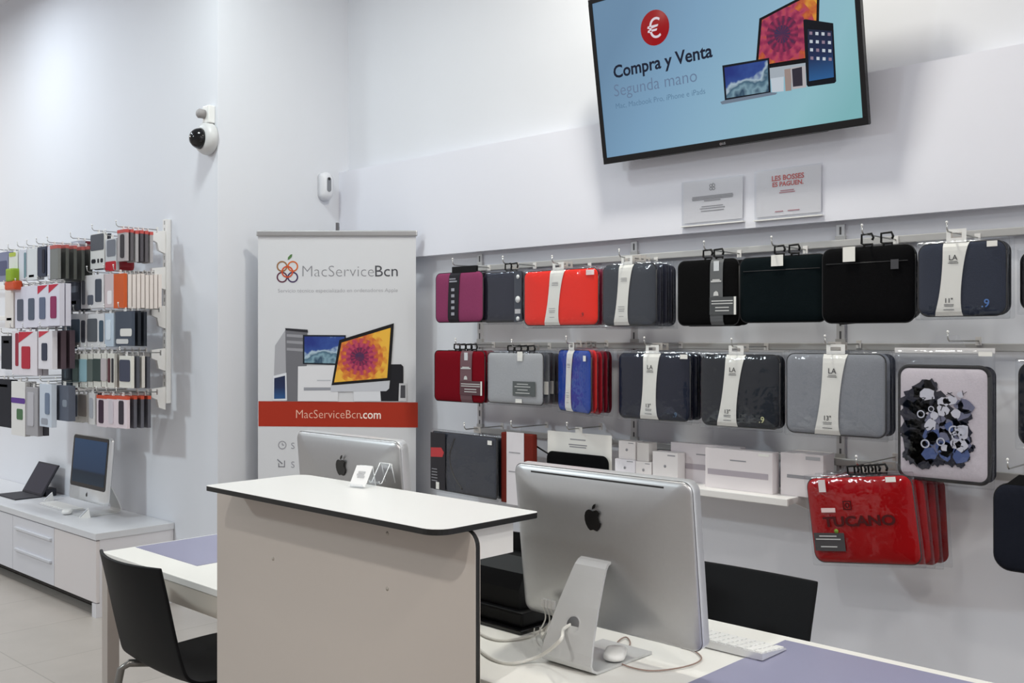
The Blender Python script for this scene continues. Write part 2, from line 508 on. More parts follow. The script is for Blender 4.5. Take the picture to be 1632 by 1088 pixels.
SLEEVES = {}
def sleeve(key, label, px, yf, col, t=0.024, r=0.03, rz=0.0, wide=None, behind=(), dy=0.03, bag=True, hook=True, bname='laptop sleeve', hz=0.045, hx=0.0, blab=None, group='laptop sleeves on the back wall display', bdx=0.0, bsc=1.0, hooklab=None, roll=0.0):
    uL, uR, vT, vB = px
    um, vm = (uL + uR) / 2, (vT + vB) / 2
    pL, pR = at(uL, vm, y=yf), at(uR, vm, y=yf)
    pc = at(um, vm, y=yf)
    xc = (pL.x + pR.x) / 2
    w = wide or (pR.x - pL.x)
    zT, zB = at(um, vT, y=yf).z, at(um, vB, y=yf).z
    h = zT - zB
    root = thing('laptop_sleeve', label, 'laptop sleeve', (xc, yf, (zT + zB) / 2), rz, group=group)
    root.rotation_euler = (0, roll, rz)
    pillow(w, h, t, r, wob=0.004, seed=hash(key) % 97 if False else sum(map(ord, key))).build('sleeve_body', fabric(col), root)
    # zip line around the edge
    zp = MB(); o = rrect(w * 0.992 + 0.003, h * 0.992 + 0.003, r, 7)
    zp.tube([(x, 0.0, z) for x, z in o] + [(o[0][0], 0.0, o[0][1])], 0.0022, 5)
    zp.build('zip', mat('dark_zip', (24, 24, 27), 0.5), root)
    if bag: poly_bag(root, w, h, t, sum(map(ord, key)) % 31)
    dy = max(dy, t + 0.012)
    rnd = random.Random(sum(map(ord, key)))
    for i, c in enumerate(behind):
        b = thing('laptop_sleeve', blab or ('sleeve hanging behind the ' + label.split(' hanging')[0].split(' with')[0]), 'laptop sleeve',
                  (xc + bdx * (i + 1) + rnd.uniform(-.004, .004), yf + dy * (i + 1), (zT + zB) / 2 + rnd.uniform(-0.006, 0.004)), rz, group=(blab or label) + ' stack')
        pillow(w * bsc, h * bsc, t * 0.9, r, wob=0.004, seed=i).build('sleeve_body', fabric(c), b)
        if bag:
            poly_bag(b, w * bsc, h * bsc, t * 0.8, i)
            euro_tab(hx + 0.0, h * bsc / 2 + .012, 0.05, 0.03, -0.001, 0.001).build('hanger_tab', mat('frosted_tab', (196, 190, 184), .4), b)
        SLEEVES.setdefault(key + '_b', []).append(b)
    if hook:
        rowz = zT + hz
        dx = hx
        display_hook(xc + dx, rowz, yf - 0.045, hooklab or short('wire hook of the ' + label), yback=3.642)
    SLEEVES[key] = (root, w, h, t)
    return root, w, h, t

def stick(root, t, h, x0, x1, z0, z1, m, name, y=None, off=0.003, label=None, parent=None):
    yy = (surf_y(t, (z0 + z1) / h) if y is None else y) - off
    o = MB().lohi((x0, yy - 0.0006, z0), (x1, yy + 0.0006, z1)).build(name, m, parent or root)
    if label: o['label'] = label
    return o
def logo9(root, t, h, x, z, s, col, parent=None):
    m = moved(text_mb('.9', height=s, bold=0.012), (x, -t / 2 - 0.002, z))
    o = m.build('printed_logo', card(col), parent or root)
    return o
def fracx(px, u, w): return (u - px[0]) / (px[1] - px[0]) * w - w / 2
def fracz(px, v, h): return h / 2 - (v - px[2]) / (px[3] - px[2]) * h

# --- upper row
P = (695, 770, 434, 513)
r_, w, h, t = sleeve('purple', 'purple laptop sleeve with a black card band, leftmost in the top row', P, 3.43, (138, 62, 98), bag=False, hz=0.035, hx=0.0,
                     behind=[(30, 24, 32), (22, 20, 26), (26, 24, 28)], dy=0.034, blab='black sleeve stacked behind the purple one with black band')
b = strip(h, t, lambda q: fracx(P, 727, w) + 0.006 * q, lambda q: 0.075, -1, 1, off=0.004).build('card_band', card((28, 26, 34)), r_)
MB().lohi((fracx(P, 722, w), -0.006, h / 2 - 0.004), (fracx(P, 760, w), 0.012, h / 2 + 0.03), 0.004).build('hanger_tab', black_matt, b)
q = MB(); yy = -t / 2 - 0.0056
for k in range(5): q.lohi((fracx(P, 724, w), yy, -0.09 + k * 0.03), (fracx(P, 729, w), yy + 0.0006, -0.075 + k * 0.03))
q.lohi((fracx(P, 721, w), yy, 0.075), (fracx(P, 733, w), yy + 0.0006, 0.082)); q.lohi((fracx(P, 721, w), yy, 0.088), (fracx(P, 731, w), yy + 0.0006, 0.094))
q.build('lettering', card((160, 160, 170)), b)

P = (774, 826, 434, 513)
r_, w, h, t = sleeve('slate', 'slate blue laptop sleeve with a printed card edge, second in the top row', P, 3.46, (50, 53, 66), bag=True, hz=0.04, hx=0.05, behind=[(44, 46, 54)], dy=0.03, wide=0.25,
                     blab='sleeve stacked behind the slate blue one with printed card')
b = stick(r_, t, h, w / 2 - 0.028, w / 2 + 0.02, -h / 2, h / 2, card((70, 74, 84)), 'card_band', y=-t / 2 * .9, off=0.004)
for zz, rr in ((h * 0.39, 0.010), (-h * 0.06, 0.016), (-h * 0.44, 0.011)):
    MB().lathe([(rr, -0.0004), (rr, 0.0004)], 16, 'y', (w / 2 - 0.003, -t / 2 * .9 - 0.0062, zz)).build('printed_spot', card((226, 228, 230)), b)
stick(r_, t, h, w / 2 - 0.022, w / 2 + 0.014, -h * 0.34, -h * 0.25, card((190, 190, 194)), 'printed_line', y=-t / 2 * .9, off=0.0056, parent=b)
loops_hanger(r_, h, 0.045, 2); loops_hanger(r_, h, 0.085, 2)

P = (836, 954, 430, 518)
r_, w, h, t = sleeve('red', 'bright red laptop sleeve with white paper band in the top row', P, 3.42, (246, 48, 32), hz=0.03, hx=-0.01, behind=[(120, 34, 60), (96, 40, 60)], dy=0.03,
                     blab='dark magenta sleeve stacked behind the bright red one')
la_band(r_, w, h, t, fracx(P, 888, w), '', 0.082, sway=0.018)
logo9(r_, t, h, fracx(P, 930, w), fracz(P, 505, h), 0.018, (120, 20, 14))
stick(r_, t, h, fracx(P, 938, w), fracx(P, 950, w), h / 2 - 0.03, h / 2 - 0.008, card((240, 220, 220)), 'price_sticker', off=0.004)

P = (962, 1046, 421, 518)
r_, w, h, t = sleeve('greytop', 'dark grey laptop sleeve with white paper band in the top row', P, 3.42, (64, 68, 76), hz=0.03, hx=-0.02,
                     behind=[(48, 50, 62), (40, 42, 56), (36, 38, 52), (36, 38, 50)], dy=0.036, blab='navy sleeve stacked behind the dark grey one with white band')
la_band(r_, w, h, t, fracx(P, 997, w), '', 0.072, sway=0.014)

def label_card(r_, P, w, h, t, u0, u1, um0, um1, v0, v1, col=(98, 100, 102), top=True):
    b = strip(h, t, lambda q: (fracx(P, u0, w) + fracx(P, u1, w)) / 2, lambda q: abs(fracx(P, u1, w) - fracx(P, u0, w)), -1, 1, off=0.004).build('card_band', card(col), r_)
    yy = -t / 2 - 0.0056
    MB().lohi((fracx(P, um0, w), yy - 0.0004, fracz(P, v1, h)), (fracx(P, um1, w), yy + 0.0006, fracz(P, v0, h))).build('printed_label', card([max(0, c - 22) for c in col]), b)
    q = MB()
    lines(q, fracx(P, um0, w) + 0.008, fracx(P, um1, w) - 0.016, [fracz(P, v0 + (v1 - v0) * f, h) for f in (0.25, 0.4, 0.62, 0.8)], yy - 0.0012, 0.004, random.Random(2))
    z0 = fracz(P, v0 - 2, h); xa = fracx(P, (u0 + u1) / 2, w)
    q.prism([(xa - 0.012, z0), (xa + 0.012, z0), (xa + 0.009, z0 + 0.014), (xa, z0 + 0.019), (xa - 0.009, z0 + 0.014)], yy - 0.001, yy)
    lines(q, fracx(P, u0, w) + 0.004, fracx(P, u1, w) - 0.004, [h * 0.17, h * 0.15], yy, 0.006, random.Random(1))
    q.build('lettering', card((205, 206, 205)), b)
    MB().lohi((fracx(P, um1, w) - 0.012, yy - 0.0016, fracz(P, v1, h)), (fracx(P, um1, w) - 0.003, yy - 0.0006, fracz(P, v0, h))).build('price_sticker', paper, b)
    MB().lohi((xa - 0.012, -t / 2 * .8 - 0.006, h * 0.32), (xa + 0.012, -t / 2 * .8 - 0.0045, h * 0.47)).build('security_tag', card((210, 214, 218)), b)
    return b

P = (1081, 1178, 414, 518)
r_, w, h, t = sleeve('blackg', 'black laptop sleeve with grey printed card band in the top row', P, 3.42, (4, 4, 5), bag=False, hz=0.038, hx=0.01,
                     behind=[(6, 6, 8), (6, 6, 8)], dy=0.04, blab='black sleeve stacked behind the one with grey card band', roll=math.radians(0))
label_card(r_, P, w, h, t, 1136, 1156, 1136, 1178, 474, 502)
for x in (0.0, 0.05): loops_hanger(r_, h, x, 1)

P = (1180, 1318, 408, 513)
r_, w, h, t = sleeve('green', 'blackish green laptop sleeve with small white tag in the top row', P, 3.42, (2, 13, 17), bag=False, r=0.03, hz=0.04, hx=-0.02, t=0.03)
stick(r_, t, h, fracx(P, 1236, w), fracx(P, 1255, w), fracz(P, 424, h), h / 2 + 0.004, paper, 'price_tag', off=0.012)
for x in (-0.01, 0.05): loops_hanger(r_, h, x, 1)
MB().tube([(-w / 2 + 0.02, -t / 2 * .9, h * .29), (w / 2 - 0.02, -t / 2 * .9, h * .29)], 0.002, 6).build('pocket_seam', mat('dark_zip'), r_)

P = (1311, 1459, 393, 514)
r_, w, h, t = sleeve('blackbig', 'large black laptop sleeve with small logo patch in the top row', P, 3.40, (3, 3, 5), bag=False, r=0.035, hz=0.042, hx=0.0, t=0.032, behind=[(5, 5, 6)], dy=0.045, bsc=0.95,
                     blab='black sleeve sagging behind the one with logo patch')
stick(r_, t, h, fracx(P, 1350, w), fracx(P, 1370, w), fracz(P, 416, h), h / 2 + 0.002, paper, 'price_tag', off=0.012)
stick(r_, t, h, fracx(P, 1425, w), fracx(P, 1437, w), fracz(P, 431, h), fracz(P, 416, h), card((70, 70, 74)), 'logo_patch', off=0.004)
for x in (0.0, 0.07): loops_hanger(r_, h, x, 1, s=0.035)
MB().tube([(-w / 2 + 0.02, -t / 2 * .9, h * .29), (w / 2 - 0.02, -t / 2 * .9, h * .29)], 0.002, 6).build('pocket_seam', mat('dark_zip'), r_)
SLEEVES['blackbig_b'][0].rotation_euler = (0, math.radians(-4), 0)

P = (1464, 1604, 386, 503)
r_, w, h, t = sleeve('slateb', 'slate navy laptop sleeve with white band and blue mark in the top row', P, 3.40, (48, 54, 69), hz=0.035, hx=-0.03, r=0.035, behind=[(20, 24, 30)], dy=0.05,
                     blab='dark sleeve stacked behind the slate navy one with blue mark')
la_band(r_, w, h, t, fracx(P, 1521, w), '11"', 0.08, sway=0.012, tab_h=0.045)
logo9(r_, t, h, fracx(P, 1568, w), fracz(P, 490, h), 0.027, (82, 122, 186))
stick(r_, t, h, fracx(P, 1577, w), fracx(P, 1593, w), fracz(P, 396, h), fracz(P, 387, h), paper, 'price_sticker', off=0.01)

P = (1627, 1740, 398, 494)
sleeve('edgetop', 'dark sleeve cut off by the right edge in the top row', P, 3.45, (22, 22, 28), hz=0.035, r=0.035)

# --- second row
P = (693, 773, 559, 640)
r_, w, h, t = sleeve('maroon', 'dark red laptop sleeve with grey label card, leftmost in the second row', P, 3.42, (118, 8, 24), bag=False, hz=0.03, hx=0.02, r=0.025,
                     behind=[(110, 14, 30), (104, 14, 28)], dy=0.018, blab='dark red sleeve stacked behind the front dark red one')
label_card(r_, P, w, h, t, 738, 756, 738, 773, 606, 628, col=(112, 84, 90))
for x in (-0.055, -0.015, 0.03, 0.065): loops_hanger(r_, h, x + 0.04, 1, s=0.024)

P = (778, 866, 562, 643)
r_, w, h, t = sleeve('ltgrey', 'light grey laptop sleeve with dark label card in the second row', P, 3.42, (172, 174, 178), bag=True, hz=0.03, hx=0.02, r=0.02,
                     behind=[(112, 114, 118), (90, 92, 96), (110, 112, 116)], dy=0.04, blab='mid grey sleeve stacked behind the light grey one')
b = stick(r_, t, h, fracx(P, 822, w), fracx(P, 857, w), fracz(P, 630, h), fracz(P, 607, h), card((84, 90, 90)), 'printed_label', off=0.004)
q = MB(); lines(q, fracx(P, 825, w), fracx(P, 850, w), [fracz(P, v, h) for v in (612, 616, 621, 626)], -t / 2 - 0.0052, 0.004, random.Random(8)); q.build('lettering', card((200, 202, 200)), b)
stick(r_, t, h, fracx(P, 829, w), fracx(P, 837, w), fracz(P, 575, h), fracz(P, 560, h), paper, 'security_tag', off=0.006)
stick(r_, t, h, fracx(P, 826, w), fracx(P, 836, w), fracz(P, 641, h), fracz(P, 635, h), paper, 'price_sticker', off=0.006)
for x in (-0.055, -0.01, 0.03, 0.075): loops_hanger(r_, h, x + 0.03, 1, s=0.024)
for i, bb in enumerate(SLEEVES['ltgrey_b']):
    MB().lohi((w / 2 - 0.03, -0.0125, -h * .3), (w / 2 + 0.002, -0.0105, -h * .05)).build('price_sticker', paper if i < 2 else card((120, 122, 126)), bb)

P = (888, 944, 558, 656)
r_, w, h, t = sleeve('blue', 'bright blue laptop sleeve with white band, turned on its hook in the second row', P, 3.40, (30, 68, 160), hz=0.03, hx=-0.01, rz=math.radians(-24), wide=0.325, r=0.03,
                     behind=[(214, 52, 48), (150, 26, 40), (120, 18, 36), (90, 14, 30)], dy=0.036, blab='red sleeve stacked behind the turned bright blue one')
la_band(r_, w, h, t, -0.03, '', 0.062, sway=0.01)
stick(r_, t, h, w / 2 - 0.045, w / 2 - 0.02, h * 0.33, h * 0.42, paper, 'price_sticker', off=0.006)

P = (987, 1100, 563, 668)
r_, w, h, t = sleeve('navy', 'navy laptop sleeve with white 13 inch band in the second row', P, 3.42, (34, 38, 53), hz=0.035, hx=-0.015, behind=[(26, 30, 44), (24, 28, 42)], dy=0.045,
                     blab='navy sleeve stacked behind the navy one with white band')
la_band(r_, w, h, t, fracx(P, 1040, w), '13"', 0.082, sway=0.008)
logo9(r_, t, h, fracx(P, 1077, w), fracz(P, 662, h), 0.02, (56, 92, 130))
stick(r_, t, h, fracx(P, 1088, w), fracx(P, 1099, w), fracz(P, 571, h), fracz(P, 564, h), paper, 'price_sticker', off=0.008)

P = (1119, 1243, 565, 680)
r_, w, h, t = sleeve('charcoal', 'charcoal laptop sleeve with white band and yellow mark in the second row', P, 3.42, (41, 44, 50), hz=0.03, hx=-0.01, behind=[(30, 32, 38)], dy=0.045,
                     blab='charcoal sleeve stacked behind the charcoal one with yellow mark')
la_band(r_, w, h, t, fracx(P, 1169, w), '13"', 0.082, sway=0.02)
logo9(r_, t, h, fracx(P, 1214, w), fracz(P, 671, h), 0.024, (196, 196, 150))

P = (1254, 1412, 564, 693)
r_, w, h, t = sleeve('grey13', 'mid grey laptop sleeve with white 13 inch band in the second row', P, 3.41, (138, 141, 148), hz=0.035, hx=-0.015, behind=[(140, 144, 154), (44, 48, 62)], dy=0.035,
                     blab='sleeve stacked behind the mid grey one with 13 inch band')
la_band(r_, w, h, t, fracx(P, 1329, w), '13"', 0.088, sway=0.016)

# portrait sleeve with an ink-splash picture
P = (1434, 1578, 584, 766)
r_, w, h, t = sleeve('picture', 'upright white laptop sleeve with a dark ink-splash picture and black edge', P, 3.40, (206, 198, 206), hz=0.085, hx=0.03, r=0.03, t=0.03, bag=False,
                     behind=[(30, 30, 40)], dy=0.045, blab='dark sleeve hanging behind the white picture sleeve')
rim = MB(); o_ = rrect(w * 0.99, h * 0.99, 0.03, 7)
rim.tube([(x, -0.001, z) for x, z in o_] + [(o_[0][0], -0.001, o_[0][1])], 0.0075, 8); rim.build('edge_binding', mat('black_binding', (14, 14, 18), 0.7), r_)
yy = -t / 2 - 0.0015
rnd = random.Random(21)
def blob(m, x, z, r, y, n=14, jag=0.35, sq=1.0):
    m.prism([(x + r * (1 + rnd.uniform(-jag, jag)) * math.cos(2 * PI * i / n), z + sq * r * (1 + rnd.uniform(-jag, jag)) * math.sin(2 * PI * i / n)) for i in range(n)], y, y + 0.0006)
m = MB()
for fx, fz, rr in ((.22, .70, .05), (.3, .78, .035), (.38, .82, .025), (.2, .58, .045), (.18, .44, .04), (.2, .3, .05), (.3, .26, .045), (.42, .68, .045), (.5, .6, .04), (.56, .5, .05), (.42, .42, .06), (.64, .40, .045), (.2, .2, .03), (.3, .17, .03), (.44, .2, .03), (.6, .2, .025), (.7, .17, .015), (.72, .56, .03), (.72, .44, .035), (.8, .3, .012), (.78, .22, .01), (.06, .38, .007), (.08, .2, .009), (.1, .17, .006), (.84, .32, .007), (.76, .64, .008), (.82, .64, .006)):
    blob(m, (fx - .5) * w, (fz - .5) * h, rr, yy, n=18, jag=.3)
pic = m.build('printed_splash', card((38, 38, 50)), r_)
def art(name, col, k, n, rng, reg, jag, strokes=False):
    m = MB()
    for _ in range(n):
        fx, fz = rnd.uniform(reg[0], reg[1]), rnd.uniform(reg[2], reg[3])
        x, z = (fx - .5) * w, (fz - .5) * h
        r = rnd.uniform(*rng)
        if strokes == 'ring': m.ring(x, z, r, r * .35, yy - .0007 * k - .0005, yy - .0007 * k, 14)
        elif strokes:
            a = rnd.uniform(0, PI); c, s_ = math.cos(a) * r, math.sin(a) * r
            m.prism([(x - c, z - s_), (x + c, z + s_), (x + c * .9 - s_ * .25, z + s_ * .9 + c * .25), (x - c * .9 - s_ * .2, z - s_ * .9 + c * .2)], yy - .0007 * k - .0005, yy - .0007 * k)
        else: blob(m, x, z, r, yy - .0007 * k - .0005, n=9, jag=jag)
    m.build(name, card(col), pic)
art('grey_patch', (112, 114, 138), 1, 16, (.012, .026), (.3, .78, .24, .68), .3)
art('blue_patch', (78, 94, 142), 2, 9, (.014, .03), (.34, .74, .2, .5), .3)
art('pale_patch', (204, 204, 216), 3, 13, (.010, .024), (.28, .8, .26, .78), .3)
art('fine_line', (30, 30, 42), 4, 34, (.006, .016), (.26, .8, .22, .78), .3, True)
art('pale_ring', (196, 198, 212), 5, 7, (.008, .016), (.26, .76, .3, .7), .3, 'ring')
# its own big clear bag with a white header strip
bm_ = pillow(w + 0.03, h + 0.075, t + 0.02, 0.006, wob=0.005, seed=5, cz=0.022); bg = bm_.build('clear_bag', bag_film, r_)
MB().lohi((-w / 2 - 0.015, -0.006, h / 2 + 0.045), (w / 2 + 0.016, -0.002, h / 2 + 0.062)).build('header_strip', card((214, 212, 212)), bg)
MB().prism([(-0.05, h / 2 + .062), (0.075, h / 2 + .062), (0.05, h / 2 + .105), (-0.02, h / 2 + .105)], -0.005, -0.0035).build('hanger_tab', film('clear_acrylic'), bg)
MB().lohi((w / 2 - 0.03, -0.018, h / 2 + 0.036), (w / 2 + 0.012, -0.0165, h / 2 + 0.05)).build('price_sticker', paper, bg)

P = (1624, 1760, 578, 714)
sleeve('edgemid', 'dark sleeve cut off by the right edge in the second row', P, 3.42, (26, 28, 36), hz=0.035, r=0.04)

# --- third row
P = (686, 796, 692, 787)
r_, w, h, t = sleeve('slatepack', 'slate grey sleeve in clear pack with red printed card, lower left of display', P, 3.42, (56, 60, 70), hz=0.03, hx=0.05, r=0.01, t=0.018, rz=math.radians(-4),
                     behind=[(40, 42, 48)], dy=0.05, blab='dark sleeve behind the slate grey one with red printed card')
b = stick(r_, t, h, -w / 2 + 0.002, -w / 2 + 0.12, -h / 2 + 0.004, h / 2 - 0.004, card((44, 42, 47)), 'printed_card', y=-t / 2, off=0.008)
yy = -t / 2 - 0.0098
MB().prism([(-w / 2 + .006, h * .06), (-w / 2 + .10, h * .08), (-w / 2 + .112, h * .16), (-w / 2 + .09, h * .24), (-w / 2 + .006, h * .22)], yy, yy + .0006).build('red_patch', card((190, 62, 66)), b)
q = MB(); lines(q, -w / 2 + .01, -w / 2 + .06, [-h * .15, -h * .2, -h * .25, -h * .3, -h * .35], yy, .004, random.Random(5)); q.build('lettering', card((150, 150, 156)), b)
stick(r_, t, h, -w / 2 + .05, -w / 2 + .075, -h * .48, -h * .36, paper, 'price_sticker', y=-t / 2, off=.011)
MB().tube([(-w * .12, -t / 2 - .001, h * .42), (-w * .2, -t / 2 - .001, h * .1), (-w * .14, -t / 2 - .001, -h * .2), (0, -t / 2 - .001, -h * .42)], .004, 6, 6).build('inner_seam', mat('dark_zip'), r_)
stick(r_, t, h, w / 2 - .05, w / 2 - .02, h * .38, h * .45, paper, 'price_sticker', y=-t / 2, off=.006)

# red brown case with a white card
pT, pB = at(826, 690, y=3.44), at(826, 803, y=3.44)
xL, xR = at(801, 745, y=3.44).x, at(852, 745, y=3.44).x
t_ = thing('tablet_case', 'brownish red tablet case with a wide white card down its middle', 'tablet case', ((xL + xR) / 2, 3.44, pB.z), group='packs on the lower hooks')
w, h = xR - xL, pT.z - pB.z
MB().lohi((-w / 2, -0.012, 0), (w / 2, 0.02, h), 0.006).build('case', fabric((110, 40, 32)), t_)
b = MB().lohi((-w / 2 + 0.04, -0.0145, -0.004), (w / 2 - 0.055, -0.0128, h + 0.004)).build('white_card', card((226, 222, 226)), t_)
q = MB(); lines(q, -w / 2 + .05, w / 2 - .07, [h * .72, h * .45], -.0156, .004, random.Random(5)); q.build('lettering', ink_light, b)
MB().lohi((w / 2 - 0.053, -0.0145, h * 0.5), (w / 2 - 0.002, -0.0125, h * 0.55)).build('strap', black_matt, t_)
display_hook((xL + xR) / 2, pT.z + 0.028, 3.39, 'wire hook holding the brownish red tablet case')
MB().lohi((-0.02, -0.004, h - 0.004), (0.02, 0.004, h + 0.03)).build('hanger_tab', film('clear_acrylic'), t_)

# black pouch on a white card
y_ = 3.47
xL, xR = at(870, 720, y=y_).x, at(972, 720, y=y_).x
zT = at(920, 690, y=y_).z; zB = at(920, 775, y=y_).z
w, h = xR - xL, zT - zB
t_ = thing('tablet_pouch', 'black pouch with cord on a white backing card, behind the front computer', 'pouch', ((xL + xR) / 2, y_, zB), group='packs on the lower hooks')
b = MB().lohi((-w / 2, 0.012, 0), (w / 2, 0.014, h)).build('backing_card', paper, t_)
q = MB(); lines(q, -0.07, 0.06, [h * .86, h * .76, h * .72], .0112, .005, random.Random(3)); q.build('lettering', ink_light, b)
pl = pillow(w * .97, h * .62, 0.022, 0.035, cz=h * .31); pl.build('pouch', fabric((5, 5, 7)), t_)
MB().tube([(-w / 2 + .02, 0, h * .55), (-w / 2 - .06, 0, h * .68), (-w / 2 - 0.09, 0.02, h * .72)], 0.004, 8, 6).build('cord', black_matt, t_)
display_hook((xL + xR) / 2, zT + 0.02, 3.40, 'wire hook holding the black pouch on white card')
MB().lohi((-0.02, 0.012, h), (0.02, 0.014, h + 0.026)).build('hanger_tab', paper, t_)

# red sleeve pack, low
P = (1290, 1464, 760, 897)
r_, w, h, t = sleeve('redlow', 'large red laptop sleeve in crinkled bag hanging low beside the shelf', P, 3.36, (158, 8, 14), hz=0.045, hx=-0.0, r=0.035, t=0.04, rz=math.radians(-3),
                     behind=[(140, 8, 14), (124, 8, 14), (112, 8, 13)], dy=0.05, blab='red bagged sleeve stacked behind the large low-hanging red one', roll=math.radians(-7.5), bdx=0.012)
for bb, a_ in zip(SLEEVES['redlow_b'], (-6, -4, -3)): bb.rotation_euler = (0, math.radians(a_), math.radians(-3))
yy = -t / 2 - 0.0085
moved(text_mb('TUCANO', width=0.27, height=0.034, bold=0.04), (fracx(P, 1318, w), yy, fracz(P, 838, h)), 0.03).build('printed_name', card((70, 6, 9)), r_)
m = MB(); cx_, cz_ = fracx(P, 1362, w), fracz(P, 804, h)
m.lohi((cx_ - .016, yy, cz_ - .016), (cx_ - .012, yy + .0006, cz_ + .016)); m.lohi((cx_ + .012, yy, cz_ - .016), (cx_ + .016, yy + .0006, cz_ + .016))
m.lohi((cx_ - .012, yy, cz_ + .012), (cx_ + .012, yy + .0006, cz_ + .016)); m.lohi((cx_ - .012, yy, cz_ - .016), (cx_ + .012, yy + .0006, cz_ - .012)); m.ring(cx_, cz_, .007, .004, yy, yy + .0006)
m.build('printed_emblem', card((70, 6, 9)), r_)
b = stick(r_, t, h, fracx(P, 1299, w), fracx(P, 1351, w), fracz(P, 877, h), fracz(P, 848, h), card((70, 68, 70)), 'printed_label', y=-t / 2 * .95, off=.009)
q = MB(); lines(q, fracx(P, 1302, w), fracx(P, 1345, w), [fracz(P, v, h) for v in (854, 859, 871)], -t / 2 * .95 - .0108, .004, random.Random(8)); q.build('lettering', card((190, 190, 190)), b)
blob2 = MB(); blob2.lathe([(.008, -.0004), (.008, .0004)], 12, 'y', (fracx(P, 1339, w), -t / 2 * .95 - .0105, fracz(P, 845, h))); blob2.build('green_dot', card((110, 140, 50)), b)
stick(r_, t, h, fracx(P, 1318, w), fracx(P, 1330, w), fracz(P, 782, h), fracz(P, 762, h), card((214, 206, 208)), 'security_tag', off=.016)
stick(r_, t, h, fracx(P, 1317, w), fracx(P, 1341, w), fracz(P, 815, h), fracz(P, 808, h), card((226, 200, 200)), 'sticker', off=.008)
stick(r_, t, h, fracx(P, 1430, w), fracx(P, 1446, w), fracz(P, 769, h), fracz(P, 761, h), paper, 'price_sticker', off=.02)
for i in range(5): loops_hanger(r_, h, 0.0 + 0.0 * i, 1, s=0.028).location = (0.002 * i - 0.01 + i * 0.022, 0.004 * i, 0)

P = (1584, 1760, 776, 918)
r_, w, h, t = sleeve('edgelow', 'dark navy sleeve cut off by the right edge in the bottom row', P, 3.36, (26, 29, 39), bag=False, hz=0.05, hx=-0.10, r=0.05, t=0.03)
MB().prism([(-w / 2 + 0.035, h / 2 - .004), (w / 2 - .05, h / 2 - .004), (w / 2 - .06, h / 2 + .03), (-w / 2 + .075, h / 2 + .03)], -.004, .004).build('hanger_tab', black_matt, r_)

# ---------------------------------------------------------------- shelf with white boxes
ys0 = 3.40
sz = at(1253, 801, y=ys0).z
xr = at(1255, 800, y=ys0).x
xl = -2.72
t = thing('display_shelf', 'narrow white shelf carrying white product boxes under the sleeves', 'shelf', (xl, 3.66, sz))
MB().lohi((0, ys0 - 3.66 + .0125, -0.010), (xr - xl, 0, 0.014), 0.003).build('board', white_metal, t)
MB().lohi((0, ys0 - 3.66, -0.014), (xr - xl, ys0 - 3.66 + 0.0125, 0.014), 0.003).build('front_lip', white_metal, t)
for x in (0.02, xr - xl - 0.02): MB().prism([(x, 0), (x, 0)], 0, 0) if False else MB().add([(x - .003, 0, -.004), (x - .003, 0, -.07), (x - .003, -.2, -.004), (x + .003, 0, -.004), (x + .003, 0, -.07), (x + .003, -.2, -.004)], [(0, 1, 2), (3, 5, 4), (0, 3, 4, 1), (1, 4, 5, 2), (0, 2, 5, 3)]).build('bracket', white_metal, t)
sz += 0.014
def pbox(label, u0, u1, yf, depth, hgt, z=None, decor=None, col=(226, 222, 222)):
    xa, xb = at(u0, 740, y=yf).x, at(u1, 740, y=yf).x
    z = sz if z is None else z
    t = thing('product_box', label, 'box', ((xa + xb) / 2, yf + depth / 2, z), group='white boxes on the shelf')
    w = xb - xa
    MB().box((0, 0, hgt / 2), (w, depth, hgt), 0.0015).build('carton', card(col), t)
    if decor: decor(t, w, depth, hgt)
    return t
def dec_key(t, w, d, h):
    MB().lohi((-w / 2 + 0.012, -d / 2 - 0.001, h * 0.34), (w / 2 - 0.018, -d / 2 - 0.0002, h * 0.48)).build('printed_picture', card((176, 168, 176)), t)
    MB().lohi((-w * .12, -d / 2 - 0.001, h * 0.72), (w * .12, -d / 2 - 0.0002, h * 0.75)).build('lettering', ink_light, t)
    MB().lohi((w / 2 - 0.06, -d / 2 - 0.001, h * 0.9), (w / 2 - 0.015, -d / 2 - 0.0002, h * 0.96)).build('price_sticker', paper, t)
def dec_dots(t, w, d, h):
    q = MB().lohi((w * .1, -d / 2 - 0.001, h * .88), (w * .4, -d / 2 - 0.0002, h * .92)); q.lathe([(.006, -.0004), (.006, .0004)], 12, 'y', (0, -d / 2 - .0006, h * .52)); q.build('lettering', ink_light, t)
def dec_side(t, w, d, h):
    q = MB(); lines(q, -w * .35, w * .45, [h * .42, h * .46], -d / 2 - .001, .006, random.Random(2)); q.build('lettering', ink_light, t)
    MB().lohi((w / 2 - .07, -d / 2 - .001, h * .87), (w / 2 - .012, -d / 2 - .0002, h * .95)).build('price_sticker', card((180, 180, 184)), t)
pbox('long white keyboard carton on the shelf, grey stripe, standing front and centre', 1124, 1231, 3.46, 0.05, 0.158, decor=dec_key, col=(228, 222, 224))
pbox('white keyboard carton on the shelf half hidden behind the other keyboard carton', 1069, 1180, 3.53, 0.04, 0.160, decor=dec_key, col=(222, 216, 220))
pbox('white carton at the right end of the shelf beside the red sleeve', 1244, 1312, 3.485, 0.09, 0.162, decor=dec_side, col=(226, 220, 222))
pbox('slim white carton at the right end of the shelf, rearmost behind another', 1262, 1322, 3.60, 0.04, 0.158, col=(216, 210, 212))
pbox('small square white charger box standing on the shelf', 1040, 1080, 3.47, 0.055, 0.122, decor=dec_dots)
b1 = pbox('flat white box on the shelf under a small charger box', 980, 1012, 3.47, 0.10, 0.075, decor=dec_dots, col=(228, 226, 232))
pbox('flat white box on the shelf beside the square charger box', 1013, 1038, 3.47, 0.09, 0.073, decor=dec_dots)
